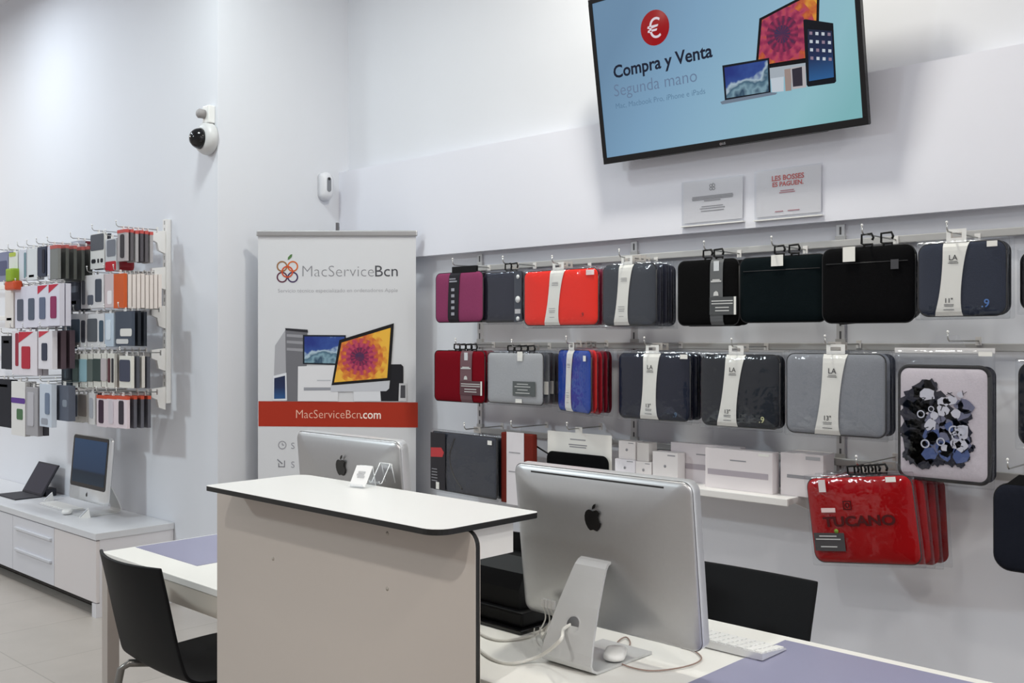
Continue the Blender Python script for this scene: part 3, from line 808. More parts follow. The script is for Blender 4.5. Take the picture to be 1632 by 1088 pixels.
pbox('small white charger box on top of a flat white box', 986, 1012, 3.475, 0.06, 0.078, z=sz + 0.0755, decor=dec_dots)
pbox('small white box behind the upper charger box, top of the stack', 1015, 1034, 3.48, 0.06, 0.078, z=sz + 0.0735, col=(214, 210, 208))

# ---------------------------------------------------------------- signs under the television
def sign(label, quad, tilt=0.0):
    u0, u1, vT, vB = quad
    um = (u0 + u1) / 2; y = YH - 0.004
    xa, xb = at(u0, (vT + vB) / 2, y=y).x, at(u1, (vT + vB) / 2, y=y).x
    zt, zb = at(um, vT, y=y).z, at(um, vB, y=y).z
    t = thing('paper_notice', label, 'notice', ((xa + xb) / 2, y, zb), group='notices on the header board')
    MB().lohi((-(xb - xa) / 2, -0.003, 0), ((xb - xa) / 2, -0.0005, zt - zb)).build('sheet', card((236, 235, 240)), t)
    pk = MB(); W = (xb - xa) / 2 + .008; H = zt - zb
    pk.lohi((-W, -0.0055, -0.012), (W, -0.0045, H + 0.004)); pk.build('acrylic_cover', film('clear_acrylic'), t)
    MB().lohi((-W, -0.012, -0.016), (W, 0.003, -0.011)).build('holder_lip', white_plastic, t)
    return t, xb - xa, zt - zb
t, w, h = sign('white notice with grey text and small logo under the television', (1090, 1184, 286, 352))
q = MB(); lines(q, -w * .36, w * .36, [h * .60, h * .565, h * .53], -.0044, .0042, random.Random(3), .93); lines(q, -w * .2, w * .2, [h * .49], -.0044, .0042, random.Random(4))
lines(q, -w * .26, w * .26, [h * .36, h * .31, h * .25], -.0044, .003, random.Random(3)); 
for dx, dz in ((-.011, 0.011), (.011, .011), (-.011, -.011), (.011, -.011)): q.ring(dx * .6, h * .82 + dz * .6, .006, .003, -.0044, -.0038, 12)
q.prism([(-.002, h * .88), (.002, h * .88), (.005, h * .93)], -.0044, -.0038); q.build('lettering', ink_light, t)
t, w, h = sign('white notice with a red two-line headline under the television', (1206, 1309, 268, 342))
m = moved(text_mb('LES BOSSES', width=w * .5, bold=.03, align='CENTER'), (0, -.0042, h * .76)); m.build('headline', card((206, 60, 52)), t)
m = moved(text_mb('ES PAGUEN.', width=w * .48, bold=.03, align='CENTER'), (0, -.0042, h * .63)); m.build('headline', card((206, 60, 52)), t)
q = MB(); lines(q, -w * .16, w * .14, [h * .52, h * .48], -.0044, .004, random.Random(3)); q.lohi((-w * .2, -.0044, h * .08), (-.02, -.0038, h * .10)); q.lohi((0, -.0044, h * .08), (.05, -.0038, h * .10)); q.build('lettering', card((190, 130, 140)), t)

# ---------------------------------------------------------------- picture materials (wallpapers shown on screens and print)
def picture_mat(name, kind, emit):
    if name in MATS: return MATS[name]
    m = bpy.data.materials.new(name); m.use_nodes = True
    nt = m.node_tree; b = nt.nodes['Principled BSDF']; L = nt.links.new
    tc = nt.nodes.new('ShaderNodeTexCoord')
    sep = nt.nodes.new('ShaderNodeSeparateXYZ'); L(tc.outputs['Object'], sep.inputs[0])
    def math_(op, a, bb=None):
        n = nt.nodes.new('ShaderNodeMath'); n.operation = op
        for i, q in enumerate((a, bb)):
            if q is None: continue
            if isinstance(q, (int, float)): n.inputs[i].default_value = q
            else: L(q, n.inputs[i])
        return n.outputs[0]
    ramp = nt.nodes.new('ShaderNodeValToRGB')
    nz = nt.nodes.new('ShaderNodeTexNoise'); nz.inputs['Detail'].default_value = 3
    L(tc.outputs['Object'], nz.inputs['Vector'])
    if kind == 'flower':
        R = emit and 0.20 or 0.15
        r = math_('SQRT', math_('ADD', math_('MULTIPLY', sep.outputs[0], sep.outputs[0]), math_('MULTIPLY', sep.outputs[2], sep.outputs[2])))
        rn = math_('DIVIDE', r, R)
        ang = math_('ARCTAN2', sep.outputs[2], sep.outputs[0])
        twist = math_('ADD', math_('MULTIPLY', ang, 15), math_('MULTIPLY', math_('FLOOR', math_('MULTIPLY', rn, 6.0)), 2.6))
        pet = math_('MULTIPLY', math_('SINE', twist), 0.09)
        nz.inputs['Scale'].default_value = 34
        saw = math_('MULTIPLY', math_('SUBTRACT', math_('FRACT', math_('MULTIPLY', rn, 6.0)), 0.5), -0.14)
        v = math_('ADD', math_('ADD', math_('ADD', rn, saw), pet), math_('MULTIPLY', math_('SUBTRACT', nz.outputs['Fac'], 0.5), 0.6))
        cols = [(0.0, (50, 40, 84)), (0.16, (96, 26, 66)), (0.34, (150, 34, 80)), (0.5, (186, 66, 96)), (0.62, (190, 78, 50)), (0.8, (216, 128, 44)), (1.0, (234, 180, 60))]
    elif kind == 'wave':
        nz.inputs['Scale'].default_value = 9
        v = math_('ADD', math_('ADD', math_('MULTIPLY', sep.outputs[2], -2.2), math_('MULTIPLY', sep.outputs[0], 0.8)), math_('ADD', nz.outputs['Fac'], -0.05))
        cols = [(0.2, (24, 46, 128)), (0.4, (44, 76, 150)), (0.47, (176, 198, 212)), (0.54, (60, 96, 120)), (0.62, (130, 164, 180)), (0.7, (40, 70, 96)), (0.85, (110, 146, 164))]
    elif kind == 'tv':
        nz.inputs['Scale'].default_value = 1.2
        v = math_('ADD', math_('ADD', math_('MULTIPLY', sep.outputs[0], 0.75), math_('MULTIPLY', sep.outputs[2], -0.5)), math_('ADD', math_('MULTIPLY', math_('SUBTRACT', nz.outputs['Fac'], 0.5), 0.2), 0.45))
        cols = [(0.0, (112, 148, 180)), (0.3, (132, 172, 204)), (0.6, (150, 192, 216)), (0.85, (152, 202, 214)), (1.0, (134, 192, 198))]
    elif kind == 'tablet':
        v = math_('ADD', math_('MULTIPLY', sep.outputs[2], -3.0), 0.5)
        cols = [(0.0, (14, 18, 34)), (0.5, (20, 38, 80)), (0.8, (40, 100, 160)), (1.0, (60, 130, 180))]
    else:
        nz.inputs['Scale'].default_value = 3
        v = math_('ADD', math_('MULTIPLY', sep.outputs[2], -2.6), 0.5)
        cols = [(0.0, (58, 88, 126)), (0.62, (44, 70, 104)), (0.66, (30, 46, 64)), (1.0, (44, 66, 84))]
    L(v, ramp.inputs[0])
    el = ramp.color_ramp.elements
    while len(el) > 1: el.remove(el[-1])
    el[0].position = cols[0][0]; el[0].color = lin(cols[0][1])
    for p, c in cols[1:]:
        e = el.new(p); e.color = lin(c)
    if emit:
        L(ramp.outputs[0], b.inputs['Emission Color']); b.inputs['Emission Strength'].default_value = emit
        b.inputs['Base Color'].default_value = (0.004, 0.004, 0.005, 1); b.inputs['Roughness'].default_value = 0.4; b.inputs['Specular IOR Level'].default_value = 0.2
    else:
        L(ramp.outputs[0], b.inputs['Base Color']); b.inputs['Roughness'].default_value = 0.5
    MATS[name] = m
    return m

# a flat board whose surface is measured in photo pixels
class Board:
    def __init__(s, origin, ex, ez):
        s.o, s.ex, s.ez = Vector(origin), Vector(ex).normalized(), Vector(ez).normalized()
        s.n = s.ez.cross(s.ex)          # towards local -y ... sign irrelevant for meeting the plane
    def loc(s, u, v):
        d = ray(u, v); t = (s.o - CAMP).dot(s.n) / d.dot(s.n)
        p = CAMP + d * t - s.o
        return (p.dot(s.ex), p.dot(s.ez))
    def poly(s, pts, y, m, name, parent, thick=0.0006, center=False):
        q = [s.loc(*p) for p in pts]
        c = (0, 0)
        if center: c = (sum(p[0] for p in q) / len(q), sum(p[1] for p in q) / len(q))
        if isinstance(center, tuple): c = s.loc(*center)
        o = MB().prism([(p[0] - c[0], p[1] - c[1]) for p in q], -thick, 0).build(name, m, parent)
        o.location = (c[0], y, c[1])
        return o
    def text(s, body, p0, p1, y, m, name, parent, cap=None, bold=0.0):
        a, b = s.loc(*p0), s.loc(*p1)
        wdt = math.hypot(b[0] - a[0], b[1] - a[1])
        return moved(text_mb(body, width=wdt, height=cap, bold=bold), (a[0], y, a[1]), math.atan2(b[1] - a[1], b[0] - a[0])).build(name, m, parent)

# ---------------------------------------------------------------- television
ybm, = (3.53,)
TL = at(962, 261, y=ybm); TR = at(1384, 200, y=ybm)
tvw = TR.x - TL.x
tilt = math.radians(9.0)
tv = thing('television', 'wall television showing a second-hand sales advert, tilted forward on the back wall', 'television', ((TL.x + TR.x) / 2, ybm, (TL.z + TR.z) / 2))
tv.rotation_euler = (tilt, 0, 0)
tvh = 0.715
ex, ez = Vector((1, 0, 0)), Vector((0, -math.sin(tilt), math.cos(tilt)))
B = Board(tv.location, ex, ez)
fr = MB(); bz, bzb = 0.020, 0.028
fr.lohi((-tvw / 2, 0, 0), (tvw / 2, 0.018, bzb), .002); fr.lohi((-tvw / 2, 0, tvh - bz), (tvw / 2, 0.018, tvh), .002)
fr.lohi((-tvw / 2, 0, bzb), (-tvw / 2 + bz, 0.018, tvh - bz)); fr.lohi((tvw / 2 - bz, 0, bzb), (tvw / 2, 0.018, tvh - bz))
frame = fr.build('bezel', black_gloss, tv)
MB().lohi((-tvw / 2 + .002, 0.018, 0.002), (tvw / 2 - .002, 0.03, tvh - .002), .004).lohi((-tvw * .36, 0.03, 0.0), (tvw * .36, 0.06, tvh * .6), .01).build('back_shell', black_matt, tv)
scr = MB().lohi((-tvw / 2 + bz, -tvh / 2 + bzb / 2 - 0.0, 0), (0, 0, 0)) if False else MB().lohi((-tvw / 2 + bz, 0, -tvh / 2 + bzb), (tvw / 2 - bz, 0.01, tvh / 2 - bz))
scr = scr.build('screen', picture_mat('tv_backdrop', 'tv', 0.74), tv); scr.location = (0, 0.004, tvh / 2)
moved(text_mb('LG', height=.009, bold=.02), (0.002, -0.001, 0.008)).build('maker_lettering', card((150, 150, 155)), frame)
MB().ring(-0.006, 0.0115, .004, .0018, -.001, 0.0002, 14).build('maker_emblem', card((160, 150, 155)), frame)
mount = MB().lohi((-0.1, 0.06, 0.2), (0.1, 0.075, 0.5)).lohi((-0.03, 0.07, 0.3), (0.03, 0.2, 0.38)); mount.build('wall_mount', black_matt, tv)
class Sub:  # picture pieces belong to the screen, which is moved half a height up
    pass
def tvp(pts): return [(920 + x / 3.4, y / 3.4) for x, y in pts]
def tpoly(pts, k, m, name, center=False):
    o = B.poly(tvp(pts), 0, m, name, scr, center=(tuple(tvp([center])[0]) if isinstance(center, tuple) else center))
    o.location = (o.location.x, -0.0006 * k, o.location.z - tvh / 2)
    return o
def ttext(body, p0, p1, m, cap=None, bold=0.0):
    a, b_ = tvp([p0, p1])
    o = B.text(body, a, b_, 0, m, 'lettering', scr, cap, bold); o.location = (0, -0.0012, -tvh / 2)
    return o
E = 0.74
cpt = B.loc(920 + 418 / 3.4, 150 / 3.4)
o = MB().lathe([(0.072, -.0004), (0.072, .0004)], 36, 'y', (cpt[0], 0, cpt[1])).build('red_disc', glow((164, 26, 32), E), scr); o.location = (0, -.0012, -tvh / 2)
o = moved(text_mb('€', height=0.082, bold=.0, align='CENTER'), (cpt[0] - .004, 0, cpt[1] - .042)).build('euro_sign', glow((236, 226, 236), E), scr); o.location = (0, -.0024, -tvh / 2)
ttext('Compra y Venta', (197, 424), (732, 306), glow((26, 32, 52), E), bold=.022)
ttext('Segunda mano', (200, 524), (648, 440), glow((112, 134, 164), E), bold=-.008)
ttext('Mac, Macbook Pro, iPhone e iPads', (208, 590), (692, 507), glow((100, 134, 164), E), bold=-.006)
tpoly([(985, 100), (1110, 35), (1312, -70), (1303, 330), (963, 380)], 2, glow((16, 14, 20), E), 'monitor_picture')
tpoly([(1000, 108), (1115, 47), (1298, -45), (1290, 305), (978, 356)], 4, picture_mat('tv_flower', 'flower', E), 'flower_picture', center=(1110, 185))
tpoly([(963, 380), (1303, 330), (1300, 385), (1040, 430), (965, 430)], 2, glow((176, 186, 196), E), 'monitor_chin')
tpoly([(1048, 425), (1118, 415), (1118, 494), (1055, 500)], 5, glow((206, 216, 226), E), 'monitor_foot')
tpoly([(1122, 376), (1160, 370), (1160, 490), (1128, 494)], 5, glow((164, 146, 140), E), 'phone_picture')
tpoly([(1155, 366), (1235, 356), (1242, 472), (1165, 484)], 6, glow((190, 186, 190), E), 'phone_picture')
tpoly([(1164, 374), (1218, 362), (1222, 464), (1170, 470)], 8, glow((54, 50, 62), E), 'phone_picture_screen')
tpoly([(786, 355), (1040, 313), (1048, 505), (800, 546)], 6, glow((22, 26, 36), E), 'laptop_picture')
tpoly([(798, 366), (1032, 326), (1038, 496), (810, 532)], 8, picture_mat('tv_wave', 'wave', E), 'laptop_picture_screen', center=(915, 430))
tpoly([(775, 552), (800, 543), (1050, 500), (1085, 502), (1075, 512), (785, 566)], 7, glow((120, 134, 152), E), 'laptop_picture_base')
tpoly([(1226, 108), (1238, 104), (1388, 126), (1404, 440), (1395, 450), (1252, 470), (1244, 460)], 9, glow((15, 18, 28), E), 'tablet_picture')
tpoly([(1250, 158), (1382, 168), (1392, 418), (1258, 440)], 10, picture_mat('tv_tablet', 'tablet', E), 'tablet_picture_screen', center=True)
for r in range(4):
    for c in range(4):
        x, y = 1268 + c * 33 + r * 2, 180 + r * 45 + c * 2
        tpoly([(x - 8, y - 9), (x + 8, y - 8), (x + 8, y + 9), (x - 8, y + 8)], 12, glow((206, 214, 224) if (r + c) % 3 else (150, 130, 150), E), 'app_icon')

# ---------------------------------------------------------------- roll-up banner
db = 5.42
bl = CAMP + ray(410, HY) * db; br_ = CAMP + ray(664, HY) * db
bw = (br_ - bl).length
bc = (bl + br_) / 2
bn = thing('rollup_banner', 'tall white roll-up banner with a repair shop advert in the corner', 'banner', (bc.x, bc.y, 0), TH)
ex = Vector((CA, SA, 0)); B = Board((bc.x, bc.y, 0), ex, (0, 0, 1))
ztop = B.loc(537, 375)[1]
sheet = MB().lohi((-bw / 2 + .004, 0, 0.09), (bw / 2 - .004, 0.002, ztop)).build('printed_sheet', mat('banner_vinyl', (212, 213, 217), 0.5), bn)
MB().lohi((-bw / 2 - .004, -.012, ztop - .004), (bw / 2 + .004, .014, ztop + .026), .006).build('top_bar', alu, bn)
MB().lohi((-bw / 2 - .02, -.07, 0), (bw / 2 + .02, .07, .09), .02).build('base_cassette', alu, bn)
MB().tube([(0, .03, .09), (0, .03, ztop + .05)], .009, 10).build('support_pole', mat('dark_grey_pole', (110, 110, 114), .4, metal=.5), bn)
MB().lohi((-.008, .004, ztop + .02), (.008, .034, ztop + .07), .003).build('pole_clip', mat('dark_grey_pole'), bn)
def c7(pts): return [(400 + x / 3.886, 500 + y / 3.886) for x, y in pts]
def bpoly(pts, k, col, name, center=False):
    m = col if not isinstance(col, tuple) else card(col)
    c = tuple(c7([center])[0]) if isinstance(center, tuple) else center
    return B.poly(c7(pts), -0.0004 - 0.0007 * k, m, name, sheet, center=c)
ob = B.poly([(412, 639), (666, 641), (666, 681), (412, 679)], -.0004, card((168, 46, 24)), 'orange_band', sheet)
# keep the band inside the sheet
B.text('MacServiceBcn', (472, 666), (575, 666.5), -.0016, card((238, 190, 170)), 'web_address', sheet, cap=.047, bold=-.012)
B.text('.com', (575, 666.5), (607, 667), -.0016, card((248, 232, 224)), 'web_address', sheet, cap=.047, bold=.01)
B.text('MacService', (482, 440.5), (596, 440.5), -.0008, card((140, 140, 146)), 'brand_lettering', sheet, cap=.062, bold=-.016)
B.text('Bcn', (598, 440.5), (634, 440), -.0008, card((78, 78, 84)), 'brand_lettering', sheet, cap=.062, bold=.0)
B.text('Servicio técnico especializado en ordenadores Apple', (443, 466), (634, 465), -.0008, card((168, 168, 174)), 'tag_line', sheet, cap=.021, bold=-.008)
pxm = bw / 254.0
def circ(u, v, r, wdt, col, k):
    q = B.loc(u, v)
    return MB().ring(q[0], q[1], r * pxm, wdt * pxm, -.0006 - .0006 * k, -.0002 - .0006 * k).build('logo_ring', card(col), sheet)
circ(449.6, 424.4, 7.6, 2.2, (150, 110, 74), 1); circ(466.6, 424.4, 7.6, 2.2, (206, 104, 50), 1)
circ(449.6, 441.6, 7.6, 2.2, (96, 50, 70), 1); circ(466.6, 441.6, 7.6, 2.2, (70, 52, 92), 1); circ(458, 433, 8.4, 2.2, (202, 80, 44), 2)
q0 = [(458.5, 414), (459, 410), (463, 405.5), (466, 405), (465, 409.5), (461.5, 413)]
B.poly(q0, -.0008, card((84, 122, 72)), 'logo_leaf', sheet)
bpoly([(150, 195), (215, 97), (222, 540), (138, 520)], 1, (168, 168, 174), 'tower_picture_side')
tp = bpoly([(213, 97), (350, 104), (340, 540), (220, 540)], 1.6, (112, 112, 118), 'tower_picture_front')
for y0 in (125, 165, 210): bpoly([(222, y0), (330, y0 + 6), (330, y0 + 24), (222, y0 + 16)], 2.2, (150, 150, 156), 'tower_picture_slot')
bpoly([(212, 88), (352, 98), (354, 116), (216, 102)], 2.6, (44, 44, 50), 'tower_picture_top')
bpoly([(322, 130), (588, 132), (588, 318), (322, 310)], 3, (28, 34, 44), 'laptop_picture')
bpoly([(332, 140), (580, 142), (580, 308), (332, 302)], 4, picture_mat('print_wave', 'wave', 0), 'laptop_picture_screen', center=(455, 225))
bpoly([(292, 325), (540, 318), (540, 540), (290, 540)], 3.4, (222, 222, 226), 'white_case_picture')
bpoly([(328, 455), (505, 455), (505, 473), (328, 475)], 4.2, (150, 152, 160), 'white_case_slot'); bpoly([(410, 408), (495, 408), (495, 416), (410, 416)], 4.2, (190, 192, 198), 'white_case_slot')
bpoly([(850, 312), (930, 312), (944, 326), (945, 540), (800, 540), (800, 470)], 3, (26, 26, 32), 'speaker_picture')
bpoly([(634, 470), (800, 466), (806, 541), (638, 541)], 4.6, (218, 220, 226), 'monitor_picture_foot')
bpoly([(497, 432), (862, 404), (856, 462), (838, 478), (494, 482)], 5.2, (196, 198, 206), 'monitor_picture_chin')
bpoly([(548, 162), (886, 58), (862, 412), (500, 442)], 6, (18, 16, 20), 'monitor_picture')
bpoly([(562, 178), (866, 86), (844, 396), (516, 424)], 7, picture_mat('print_flower', 'flower', 0), 'monitor_picture_screen', center=(675, 265))
bpoly([(138, 384), (220, 364), (224, 536), (136, 536)], 3.2, (222, 224, 230), 'tablet_picture')
bpoly([(145, 398), (212, 382), (214, 524), (144, 526)], 4.2, picture_mat('print_tablet', 'tablet', 0), 'tablet_picture_screen', center=(180, 455))
bpoly([(918, 430), (964, 430), (966, 541), (914, 541)], 4, (196, 196, 200), 'phone_picture'); bpoly([(928, 442), (956, 442), (956, 520), (926, 520)], 5, (74, 74, 80), 'phone_picture_screen')
cq = B.loc(*c7([(194, 812)])[0])
MB().ring(cq[0], cq[1], 6 * pxm, 1.2 * pxm, -.0012, -.0006).lohi((cq[0] - .002, -.0012, cq[1]), (cq[0] + .002, -.0006, cq[1] + .012)).lohi((cq[0], -.0012, cq[1] - .002), (cq[0] + .01, -.0006, cq[1] + .002)).build('clock_icon', card((150, 150, 158)), sheet)
cq = B.loc(*c7([(190, 928)])[0])
m = MB(); s_ = 5.2 * pxm
m.lohi((cq[0] - s_, -.0012, cq[1] - s_), (cq[0] + s_, -.0006, cq[1] - s_ + .004)); m.lohi((cq[0] + s_ - .004, -.0012, cq[1] - s_), (cq[0] + s_, -.0006, cq[1] + s_)); m.lohi((cq[0] - s_, -.0012, cq[1] - s_), (cq[0] - s_ + .004, -.0006, cq[1] + .004))
m.tube([(cq[0] - s_ * 1.3, -.001, cq[1] + s_ * 1.4), (cq[0] + .004, -.001, cq[1])], .0025, 5); m.build('arrow_icon', card((120, 120, 128)), sheet)
B.text('S', (464, 715), (469.5, 715), -.0008, card((150, 150, 158)), 'list_lettering', sheet); B.text('S', (464, 745), (469.5, 745), -.0008, card((150, 150, 158)), 'list_lettering', sheet)

# ---------------------------------------------------------------- dome camera and motion sensor
dc = thing('dome_camera', 'white dome security camera with black lens on the left wall corner', 'security camera', (at(336, 222, y=YA).x, YA, at(336, 222, y=YA).z))
MB().lathe([(.002, .0), (.082, .0), (.088, -.012), (.086, -.034), (.076, -.054), (.058, -.062), (.002, -.062)], 32, 'y').build('housing', mat('camera_housing', (206, 206, 206), .4), dc)
MB().lathe([(.057, -.06), (.055, -.075), (.047, -.094), (.033, -.109), (.015, -.117), (.001, -.119)], 28, 'y', (-.004, 0, -.004)).build('dome_lens', black_gloss, dc)
jb = thing('junction_box', 'small white junction box with cable on the wall above the dome camera', 'junction box', (at(338, 180, y=YA).x, YA, at(338, 198, y=YA).z))
MB().lohi((-.033, -.04, 0), (.033, 0, .095), .006).build('box', white_plastic, jb)
MB().lathe([(.024, 0), (.026, -.03), (.018, -.04)], 16, 'y', (-.012, -.04, .05)).build('cap', mat('grey_cap', (150, 146, 146), .5), jb)
MB().tube([(0.01, -.03, 0), (.012, -.03, -.04)], .008, 8).build('cable_stub', black_matt, jb)
p = at(515, 320, x=XC)
ms = thing('motion_sensor', 'small white motion sensor on the corner wall above the banner', 'motion sensor', (XC, p.y, p.z), -PI / 2)
# local -y points out of the side wall
ms.rotation_euler = (0, 0, PI / 2)
hs = MB(); pr = rrect(.078, .165, .036, 6, 0, .082)
n = len(pr); vs = []
for (s, d) in ((1, 0), (1, -.03), (.9, -.05), (.6, -.058)):
    vs += [((x) * s, d, (z - .082) * s + .082) for x, z in pr]
fs = [(i * n + j, i * n + (j + 1) % n, (i + 1) * n + (j + 1) % n, (i + 1) * n + j) for i in range(3) for j in range(n)] + [list(range(n)), [3 * n + j for j in range(n)]]
hs.add(vs, fs, True); hs.build('housing', mat('sensor_white', (226, 227, 232), .4), ms)
MB().prism(rrect(.028, .085, .0135, 6, 0, .09), -.0605, -.056).build('lens', mat('sensor_lens', (128, 130, 136), .3), ms)
MB().lathe([(.008, -.0615), (.008, -.060)], 12, 'y', (0, 0, .122)).build('eye', black_gloss, ms)

# ---------------------------------------------------------------- computers
def apple_mb(s):
    body = [(0, .30), (.08, .33), (.17, .36), (.27, .33), (.345, .26), (.28, .19), (.25, .10), (.265, .0), (.31, -.08), (.37, -.12), (.32, -.25), (.25, -.36), (.17, -.43), (.09, -.42), (0, -.39),
            (-.09, -.42), (-.17, -.43), (-.26, -.35), (-.34, -.22), (-.385, -.06), (-.38, .1), (-.33, .24), (-.25, .32), (-.16, .355), (-.07, .33)]
    leaf = [(.0, .37), (.01, .46), (.07, .55), (.165, .60), (.16, .51), (.10, .42)]
    m = MB()
    m.prism([(x * s, z * s) for x, z in body], -.001, .001); m.prism([(x * s, z * s) for x, z in leaf], -.001, .001)
    return m
def imac(label, loc, rz, w, ph, gap, group='all-in-one desktop computers', logo_f=.72, vent=True, tilt_deg=5):
    # local: back of the computer looks to -y, screen to +y; origin on the desk under the panel
    t = thing('desktop_computer', label, 'computer', loc, rz, group=group)
    tl = math.radians(-tilt_deg)   # leans back
    def lean(mb, piv=gap):
        c, s = math.cos(tl), math.sin(tl)
        mb.v = [(x, y * c + (z - piv) * s, piv + (z - piv) * c - y * s) for x, y, z in mb.v]
        return mb
    chin = ph * 0.20
    # aluminium body: slightly domed back
    out = rrect(w, ph, 0.024, 7, 0, gap + ph / 2)
    n = len(out); zc = gap + ph / 2
    rings = [(1.0, 0.026), (1.0, 0.002), (.995, -.003), (.982, -.006), (.94, -.0095), (.85, -.0145), (.7, -.0195), (.45, -.024), (.2, -.026)]
    vs = []
    for s, y in rings: vs += [(x * s, y, (z - zc) * s + zc) for x, z in out]
    fs = [(i * n + j, i * n + (j + 1) % n, (i + 1) * n + (j + 1) % n, (i + 1) * n + j) for i in range(len(rings) - 1) for j in range(n)] + [list(range(n)), [(len(rings) - 1) * n + j for j in range(n)]]
    body = lean(MB().add(vs, fs, True)).build('body', alu, t)
    rim = MB(); vs = []
    o2 = rrect(w + .002, ph + .002, 0.025, 7, 0, zc)
    for y in (0.0, 0.027): vs += [(x, y, z) for x, z in o2]
    fs = [(j, (j + 1) % n, (j + 1) % n + n, j + n) for j in range(n)] + [[n + j for j in range(n)]]
    lean(MB().add(vs, fs, True)).build('edge_frame', alu_light, body)
    a = apple_mb(w * .12); a.v = [(x, y - .0265, z + gap + ph * logo_f) for x, y, z in a.v]
    lean(a).build('rear_logo', black_gloss, body)
    if vent: lean(MB().lohi((-w * .38, -.0112, gap + ph - .0165), (w * .37, -.006, gap + ph - .0125))).build('vent_slot', mat('dark_slot', (40, 40, 42), .6), body)
    # front: glass and chin logo
    lean(MB().prism(rrect(w - .008, ph - chin - .004, .018, 6, 0, gap + chin + (ph - chin - .004) / 2), .0255, .0295)).build('glass', black_gloss, body)
    bz = .024
    g = MB().lohi((-w / 2 + bz, 0, -(ph - chin) / 2 + bz), (w / 2 - bz, .0012, (ph - chin) / 2 - bz))
    sc_ = g.build('screen', picture_mat('desktop_picture', 'desktop', 0.5), body)
    zc2 = gap + chin + (ph - chin) / 2
    q = Vector((0, .0292 * math.cos(tl) + (zc2 - gap) * math.sin(tl), gap + (zc2 - gap) * math.cos(tl) - .0292 * math.sin(tl)))
    sc_.location = q; sc_.rotation_euler = (-tl, 0, 0)
    a = apple_mb(w * .055); a.v = [(-x, .0275 + (y > 0) * .001, z + gap + chin * .5) for x, y, z in a.v]
    lean(a).build('front_logo', black_gloss, body)
    # bent sheet stand
    hz = gap + ph * .455
    prof = []
    yb = -.155
    path = [(0.075, .004), (-.09, .004), (-.135, .005), (-.150, .012), (-.156, .024), (-.150, .045), (-.137, .08), (-.110, .14), (-.078, hz - .035), (-.066, hz - .014), (-.056, hz - .004), (-.044, hz), (-.02, hz + .002)]
    if True:
        path = [(y, z if i < 9 else z) for i, (y, z) in enumerate(path)]
    vs = []; th = .006
    pts = [Vector((0, y, z)) for y, z in path]
    for i, p in enumerate(pts):
        tg = (pts[min(i + 1, len(pts) - 1)] - pts[max(i - 1, 0)]).normalized()
        nn = Vector((0, -tg.z, tg.y))
        q = min(1, max(0, (p.z - .03) / (hz - .03)))
        hw = (.074 - .030 * q) * w / .528
        for sx, k in ((-1, -.5), (1, -.5), (1, .5), (-1, .5)): vs.append((sx * hw, p.y + nn.y * th * k, p.z + nn.z * th * k))
    m_ = len(pts)
    fs = [(i * 4 + j, i * 4 + (j + 1) % 4, (i + 1) * 4 + (j + 1) % 4, (i + 1) * 4 + j) for i in range(m_ - 1) for j in range(4)] + [(3, 2, 1, 0), [(m_ - 1) * 4 + j for j in range(4)]]
    st = MB().add(vs, fs).build('stand', mat('stand_aluminium', (206, 207, 207), .4, metal=.3, noise=.02), t)
    MB().lathe([(.018, -.0008), (.019, .0008)], 24, 'y', (0, 0, 0)).build('cable_hole', mat('hole_grey', (92, 92, 94), .6), st)
    hole = [c for c in st.children if c.name.startswith('cable_hole')][0]
    hole.location = (0, -.1305, .100); hole.rotation_euler = (math.radians(-23), 0, 0)
    MB().ring(0, 0, .0195, .003, -.001, .001, 24).build('hole_rim', alu_light, hole)
    return t
DZ = 0.74
c_ = imac('large silver desktop computer seen from behind on the right desk', (-1.498, 1.912, DZ), 0, 0.535, 0.385, 0.061, tilt_deg=6.5)
c2 = imac('silver desktop computer seen from behind beyond the white counter', (-2.445, 1.88, DZ), 0, 0.505, 0.385, 0.084, logo_f=.77, vent=False)

# ---------------------------------------------------------------- desks
leg_m = mat('grey_desk_legs', (176, 168, 162), .45)
apron_m = mat('beige_desk_apron', (206, 198, 186), .5)
def desk(label, x0, x1, y0, y1, mat_x, back_gap=.075):
    t = thing('office_desk', label, 'desk', ((x0 + x1) / 2, (y0 + y1) / 2, 0), group='white desks of the service counter')
    w, d = x1 - x0, y1 - y0
    MB().lohi((-w / 2, -d / 2, DZ - .022), (w / 2, d / 2, DZ), .002).build('desktop', white_lam, t)
    for sx in (-1, 1):
        for sy in (-1, 1):
            cx_, cy_ = sx * (w / 2 - .023), sy * (d / 2 - .023)
            MB().lohi((cx_ - .022, cy_ - .022, 0), (cx_ + .022, cy_ + .022, DZ - .022), .002).build('leg', leg_m, t)
    MB().lohi((-w / 2 + .045, -d / 2 + .004, DZ - .09), (w / 2 - .045, -d / 2 + .03, DZ - .022)).build('apron', apron_m, t)
    MB().lohi((-w / 2 + .045, d / 2 - .03, DZ - .09), (w / 2 - .045, d / 2 - .004, DZ - .022)).build('apron', apron_m, t)
    MB().lohi((-w / 2 + .045, .04, DZ - .16), (w / 2 - .045, .1, DZ - .10)).build('cable_tray', apron_m, t)
    ml = MB().lohi((mat_x[0] - (x0 + x1) / 2, -d / 2 + .12, DZ - .001), (mat_x[1] - (x0 + x1) / 2, d / 2 - back_gap, DZ + .0015)).build('desk_inlay', lilac, t)
    ml['label'] = 'lilac grey inlay panel'
    return t
desk('white desk at left with lilac inlay, tucked behind the counter', -3.535, -2.03, 1.59, 2.38, (-3.52, -3.08))
desk('white desk at right with lilac inlay under the large computer', -2.02, -0.42, 1.58, 2.345, (-1.245, -0.44), .035)

